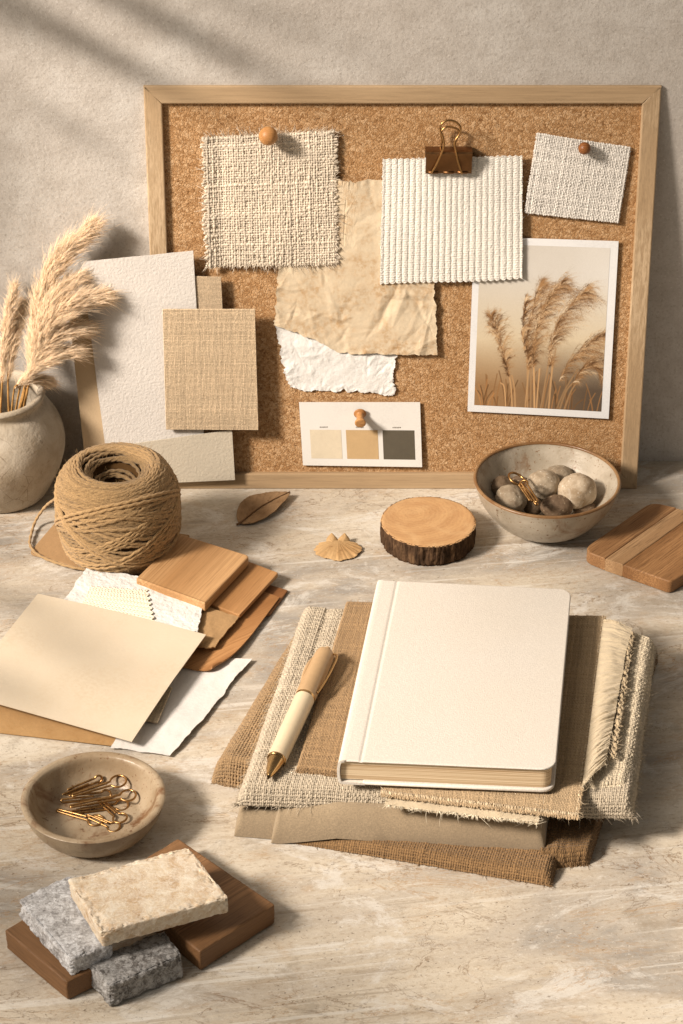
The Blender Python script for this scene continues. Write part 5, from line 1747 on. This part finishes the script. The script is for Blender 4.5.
for v_, um, d_ in zip(vv, umax, dv):
    u_ = .035 + (um - .035) * tau
    dist = np.minimum((um - u_) * Lw, d_)
    br = .0008
    drop = br * (1 - np.sqrt(np.maximum(1 - (1 - np.clip(dist / br, 0, 1)) ** 2, 0)))
    z_ = zt - drop - .00042 * np.exp(-((u_ - .105) / .008) ** 2) + .00012 * n2(u_ * 3, np.full_like(u_, v_ * 4), 410, 2)
    uu_ = np.concatenate([pf[:, 0], u_]); zz_ = np.concatenate([pf[:, 1], z_])
    rows.append(np.stack([*nb(uu_, np.full(len(uu_), v_)).T, zz_], -1))
mk('cover', np.concatenate(rows), [gridf(len(rows[0]), len(vv))], M_NB, t, solid=.0016)
b = NB('page_edges')
o = b.map()
ln = b.noise(b.map((6, 6, 2600)), 1.0, 3, .6)
col = b.mix(b.gramp(ln, .38, .6), alb(186, 150, 108), alb(236, 208, 166))
M_PG = b.fin(col, .85, b.bump(ln, .0002, .5), spec=.1)
V, F_ = prism(round_poly([nb(.010, .010), nb(.982, .010), nb(.982, .990), nb(.010, .990)], [0, .006, .006, 0], 8), NZ0 + CW + .0001, NZ1 - CW - .0001, .0002, TABLE, 2)
mk('pages', V, F_, M_PG, t, smooth=False)

# ------------------------------------------------------------------ pen
pr_ = .0060
A = np.array([*TABLE.px(268.5, 777, .0385), .0385]); B = np.array([*TABLE.px(328, 648, .0462), .0462])
L = np.linalg.norm(B - A); d = (B - A) / L
t = thing('ballpoint_pen', 'cream and tan ballpoint pen with gold tip lying on the linen', 'pen', A)


def pen_part(name, prof, mat):
    V, F_ = axis_lathe(smooth_prof([(x * L, r * pr_) for x, r in prof], 5), A, d, 40)
    return mk(name, V, F_, mat, t)


M_PC = m_plain('pen_cream', alb(222, 196, 156), .3, .5, var=.02)
M_PT = m_plain('pen_tan', alb(186, 148, 104), .34, .5, var=.04)
pen_part('tip', [(0, 0), (.004, .20), (.03, .42), (.075, .68), (.12, .86), (.14, .92)], M_GOLD)
pen_part('tip_ring', [(.118, .88), (.121, .97), (.130, .99), (.134, .95)], M_GOLD)
pen_part('nib', [(-.014, 0), (-.013, .10), (-.004, .17), (.004, .21)], m_plain('nib_steel', (.10, .07, .04, 1), .3, .5, 1.0))
pen_part('lower_barrel', [(.125, .94), (.13, .985), (.2, 1.0), (.35, 1.04), (.55, 1.05), (.588, 1.04), (.592, .9)], M_PC)
pen_part('band', [(.585, 1.0), (.588, 1.06), (.604, 1.06), (.607, 1.0)], M_GOLD)
pen_part('upper_barrel', [(.600, .95), (.604, 1.08), (.65, 1.10), (.8, 1.09), (.93, 1.02), (.955, .85), (.965, .5), (.967, .0)], M_PT)
pen_part('push_button', [(.955, .30), (.985, .30), (.998, .26), (1.0, 0)], M_PT)
side = np.cross(d, [0, 0, 1]); side /= np.linalg.norm(side)
upn = np.cross(side, d)
cp = [(.945, .6), (.94, 1.25), (.915, 1.55), (.85, 1.62), (.75, 1.52), (.66, 1.30), (.63, 1.15)]
P = spline(np.array([A + d * L * x + (side * .96 + upn * .28) * r * pr_ for x, r in cp]), 50)
V, F_, _ = tubes(P, .00075, 10)
mk('clip', V, F_, M_GOLD, t)
P = np.array([A + d * L * x - (side * .96 - upn * .10) * pr_ * r for x, r in ((.69, 1.08), (.75, 1.18), (.85, 1.20), (.91, 1.06))])
V, F_, _ = tubes(spline(P, 24), np.sin(np.linspace(.25, PI - .25, 24)) * .0015, 10)
mk('side_lug', V, F_, M_PT, t)

# ------------------------------------------------------------------ stone and wood samples in front
def rough_block(name, px, h0, h1, mat, label, cat, seed, amp=.0006, chip=.0016, rnd=.08, n=64):
    q = TABLE.pxs(px, h1)
    bm_v, bm_f, off = [], [], 0
    s = np.linspace(-1, 1, n)
    s = np.sign(s) * np.abs(s) ** .8
    U, W_ = np.meshgrid(s, s)
    one = np.ones_like(U)
    for ax_, sg in ((0, 1), (0, -1), (1, 1), (1, -1), (2, 1), (2, -1)):
        p = [None] * 3
        p[ax_] = one * sg
        o = [i for i in range(3) if i != ax_]
        p[o[0]], p[o[1]] = U, W_
        bm_v.append(np.stack(p, -1).reshape(-1, 3))
        f = gridf(n, n, off)
        flip = (sg > 0) != (ax_ == 1)
        bm_f.append(f if flip else f[:, ::-1]); off += n * n
    p = np.concatenate(bm_v)
    Lx = np.linalg.norm(q[1] - q[0]); Ly = np.linalg.norm(q[2] - q[1]); T = h1 - h0
    half = np.array([Lx, Ly, T]) / 2
    m = p * half
    r = rnd * T
    inn = np.clip(m, -half + r, half - r)
    dv = m - inn
    ln_ = np.linalg.norm(dv, axis=1, keepdims=True)
    nrm = np.where(ln_ > 1e-9, dv / np.maximum(ln_, 1e-9), p)
    m = inn + nrm * np.minimum(ln_, r)
    ed = np.sort(np.abs(p), axis=1)[:, 1]          # second largest: near 1 at the arrises
    edge_w = np.clip((ed - .72) / .28, 0, 1)
    ns = fbm(m * 160 + seed * 5.7, seed, 4, .6)
    ns2 = fbm(m * 420 + seed * 2.7, seed + 3, 3, .6)
    sidew = 1.0 + .9 * (np.abs(p[:, 2]) < .98)
    rg = 1 - 2 * np.abs(fbm(m * 210 + seed * 1.9, seed + 5, 4, .6))
    sidew = np.where(np.abs(p[:, 2]) < .97, 1.7, .38)
    disp = amp * sidew * (ns * .8 + .45 * ns2 + .4 * rg) - chip * edge_w ** 2 * np.clip(fbm(m * 170 + seed, seed + 9, 5, .7) * 3.0 + .1, 0, 1)
    m = m + nrm * disp[:, None]
    ab = bil(q, (m[:, 0] / half[0] + 1) / 2, (m[:, 1] / half[1] + 1) / 2)
    V = np.concatenate([ab, (m[:, 2] + (h0 + h1) / 2)[:, None]], 1)
    o = mk(name, V, bm_f, mat, loc=(*q.mean(0), h0))
    import bmesh
    bm = bmesh.new(); bm.from_mesh(o.data); bmesh.ops.remove_doubles(bm, verts=bm.verts, dist=2e-6); bmesh.ops.recalc_face_normals(bm, faces=bm.faces); bm.to_mesh(o.data); bm.free()
    return tag(o, label, cat)


pA = [(66, 985), (93.5, 970), (26, 920), (4.5, 934)]
rough_block('wood_block', [(66, 982), (100, 966), (33, 913), (4.5, 930)], .0004, .0142, m_wood('walnut_left', alb(160, 116, 74), alb(124, 86, 52), grain(pA, 0, 0, 3), 9, 150, .55, pore=.4), 'brown wood block under the white-grey stone at the lower left', 'wood sample', 501, .00006, .0004, .08)
rough_block('wood_block', [(199.5, 952), (275, 904), (178, 838), (112, 878)], .0004, .0148, m_wood('walnut_right', alb(154, 110, 70), alb(118, 82, 50), grain(pA, 0, 0, 3) * 0 + grain([(199, 954), (275, 906), (178, 840), (112, 880)], 0, 0, 1), 9, 150, .55, pore=.4), 'brown wood block under the travertine, its corner pointing right', 'wood sample', 502, .00006, .0004, .08)
M_ST1 = m_stone('dark_granite', [(.32, alb(62, 56, 50)), (.45, alb(104, 96, 87)), (.56, alb(136, 127, 116)), (.70, alb(200, 192, 180))], 100, .7, .8, .6, alb(196, 188, 176))
rough_block('stone_tile', [(109, 986), (182, 955), (163, 930), (87.5, 962)], .0004, .0165, M_ST1, 'dark grey stone block at the front of the sample heap', 'stone sample', 503, .0009, .0024, .10)
M_ST2 = m_stone('white_granite', [(.30, alb(116, 108, 100)), (.40, alb(186, 178, 168)), (.52, alb(216, 208, 198)), (.66, alb(240, 234, 224))], 95, .6, .8, .6, alb(128, 120, 112))
rough_block('stone_tile', [(70.5, 959), (112, 943), (72, 874), (18, 899)], .0135, .0262, M_ST2, 'white and grey stone tile leaning out left under the travertine', 'stone sample', 504, .0007, .0022, .10)
M_TRV = m_stone('travertine', [(.30, alb(170, 134, 94)), (.42, alb(200, 168, 130)), (.56, alb(216, 190, 154)), (.72, alb(232, 214, 186))], 85, .4, .85, .45, alb(240, 226, 202), .0008, .25)
rough_block('stone_tile', [(101.5, 932), (228, 897), (188, 846), (68, 879)], .0272, .0385, M_TRV, 'cream travertine tile on top of the stone and wood samples', 'stone sample', 505, .00035, .0022, .10, 84)

# ------------------------------------------------------------------ camera, light, render
cd = bpy.data.cameras.new('camera')
cam = bpy.data.objects.new('camera', cd); COL.objects.link(cam)
cam.location = CAM.tolist(); cam.rotation_euler = (PI / 2 - PITCH, 0, 0)
cd.sensor_fit = 'VERTICAL'; cd.sensor_height = 36.0; cd.lens = F_PX / 1024 * 36.0
cd.clip_start = .05; cd.clip_end = 20
SC.camera = cam

from mathutils import Vector
TGT = np.array([0.0, -.20, .05])
DIR = np.array([1.0, .54, -.84]); DIR /= np.linalg.norm(DIR)
LP = TGT - DIR * 3.0
zax = -DIR; q_ = Vector(DIR.tolist()).to_track_quat('-Z', 'Y')
ld = bpy.data.lights.new('window_light', 'SPOT')
ld.energy = KEY_W; ld.color = (1.0, .86, .725); ld.spot_size = math.radians(32); ld.spot_blend = .15; ld.shadow_soft_size = .28
lo = bpy.data.objects.new('window_light', ld); COL.objects.link(lo)
lo.location = LP.tolist(); lo.rotation_euler = q_.to_euler()
Rm_ = np.array(q_.to_matrix())


def gob(P):
    """direction coordinates of a world point as the lamp sees it"""
    l = Rm_.T @ (np.array(P) - LP)
    return l[0] / -l[2], l[1] / -l[2]


ld.use_nodes = True
nt = ld.node_tree
em = [n for n in nt.nodes if n.type == 'EMISSION'][0]
class LB(NB):
    def __init__(s, t): s.t = t; s.tc = t.nodes.new('ShaderNodeTexCoord')
b = LB(nt)
geo = nt.nodes.new('ShaderNodeNewGeometry')


def dotn(src, v):
    n = nt.nodes.new('ShaderNodeVectorMath'); n.operation = 'DOT_PRODUCT'
    nt.links.new(src, n.inputs[0]); n.inputs[1].default_value = [float(a) for a in v]
    return n.outputs['Value']


# where the ray from this spot of the lamp crosses the plane of focus, 3 m away
Lc = Rm_.T @ LP
dl = [dotn(geo.outputs['Incoming'], Rm_[:, k]) for k in range(3)]
pl = [b.math('SUBTRACT', dotn(geo.outputs['Position'], Rm_[:, k]), float(Lc[k])) for k in range(3)]
FD = float(-(Rm_.T @ (CAM + ray(100, 80) * ((WALL_Y - CAM[1]) / ray(100, 80)[1]) - LP))[2])
tt_ = b.math('DIVIDE', b.math('SUBTRACT', -FD, pl[2]), dl[2])
gx = b.math('DIVIDE', b.math('MULTIPLY_ADD', dl[0], tt_, pl[0]), FD)
gy = b.math('DIVIDE', b.math('MULTIPLY_ADD', dl[1], tt_, pl[1]), FD)


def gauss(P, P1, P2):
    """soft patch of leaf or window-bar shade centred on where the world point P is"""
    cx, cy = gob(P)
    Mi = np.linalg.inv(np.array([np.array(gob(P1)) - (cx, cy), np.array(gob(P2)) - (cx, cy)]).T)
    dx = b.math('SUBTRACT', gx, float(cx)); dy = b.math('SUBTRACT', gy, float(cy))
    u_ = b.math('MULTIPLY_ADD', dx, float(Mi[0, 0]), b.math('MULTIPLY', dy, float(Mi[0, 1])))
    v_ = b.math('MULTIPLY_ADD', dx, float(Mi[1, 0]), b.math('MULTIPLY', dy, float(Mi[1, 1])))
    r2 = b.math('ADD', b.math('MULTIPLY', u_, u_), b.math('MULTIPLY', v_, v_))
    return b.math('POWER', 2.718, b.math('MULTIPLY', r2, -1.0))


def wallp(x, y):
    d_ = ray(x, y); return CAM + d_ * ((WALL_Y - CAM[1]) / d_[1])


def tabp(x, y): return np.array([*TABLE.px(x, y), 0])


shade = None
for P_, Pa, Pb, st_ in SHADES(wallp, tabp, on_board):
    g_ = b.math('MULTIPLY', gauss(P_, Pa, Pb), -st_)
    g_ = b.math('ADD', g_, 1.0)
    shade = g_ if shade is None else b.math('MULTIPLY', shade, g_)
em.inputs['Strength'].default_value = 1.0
nt.links.new(shade, em.inputs['Color'])  # dappled shade and edge dimming are painted into the lamp colour

ad = bpy.data.lights.new('sky_fill', 'AREA')
ad.energy = FILL_W; ad.color = (1.0, .88, .75); ad.shape = 'RECTANGLE'; ad.size = 1.6; ad.size_y = 1.4
ao = bpy.data.objects.new('sky_fill', ad); COL.objects.link(ao)
ao.location = (-1.5, -1.1, 1.9)
ao.rotation_euler = Vector((1.5, .95, -1.85)).to_track_quat('-Z', 'Y').to_euler()

w = bpy.data.worlds.new('World'); SC.world = w; w.use_nodes = True
bg = w.node_tree.nodes['Background']
bg.inputs[0].default_value = (1.0, .88, .75, 1); bg.inputs[1].default_value = AMB

SC.render.engine = 'CYCLES'
SC.cycles.use_denoising = True
SC.cycles.max_bounces = 6
SC.view_settings.view_transform = 'Standard'
SC.view_settings.look = 'None'
SC.view_settings.exposure = 0
SC.view_settings.gamma = 1
SC.render.resolution_x, SC.render.resolution_y = 683, 1024
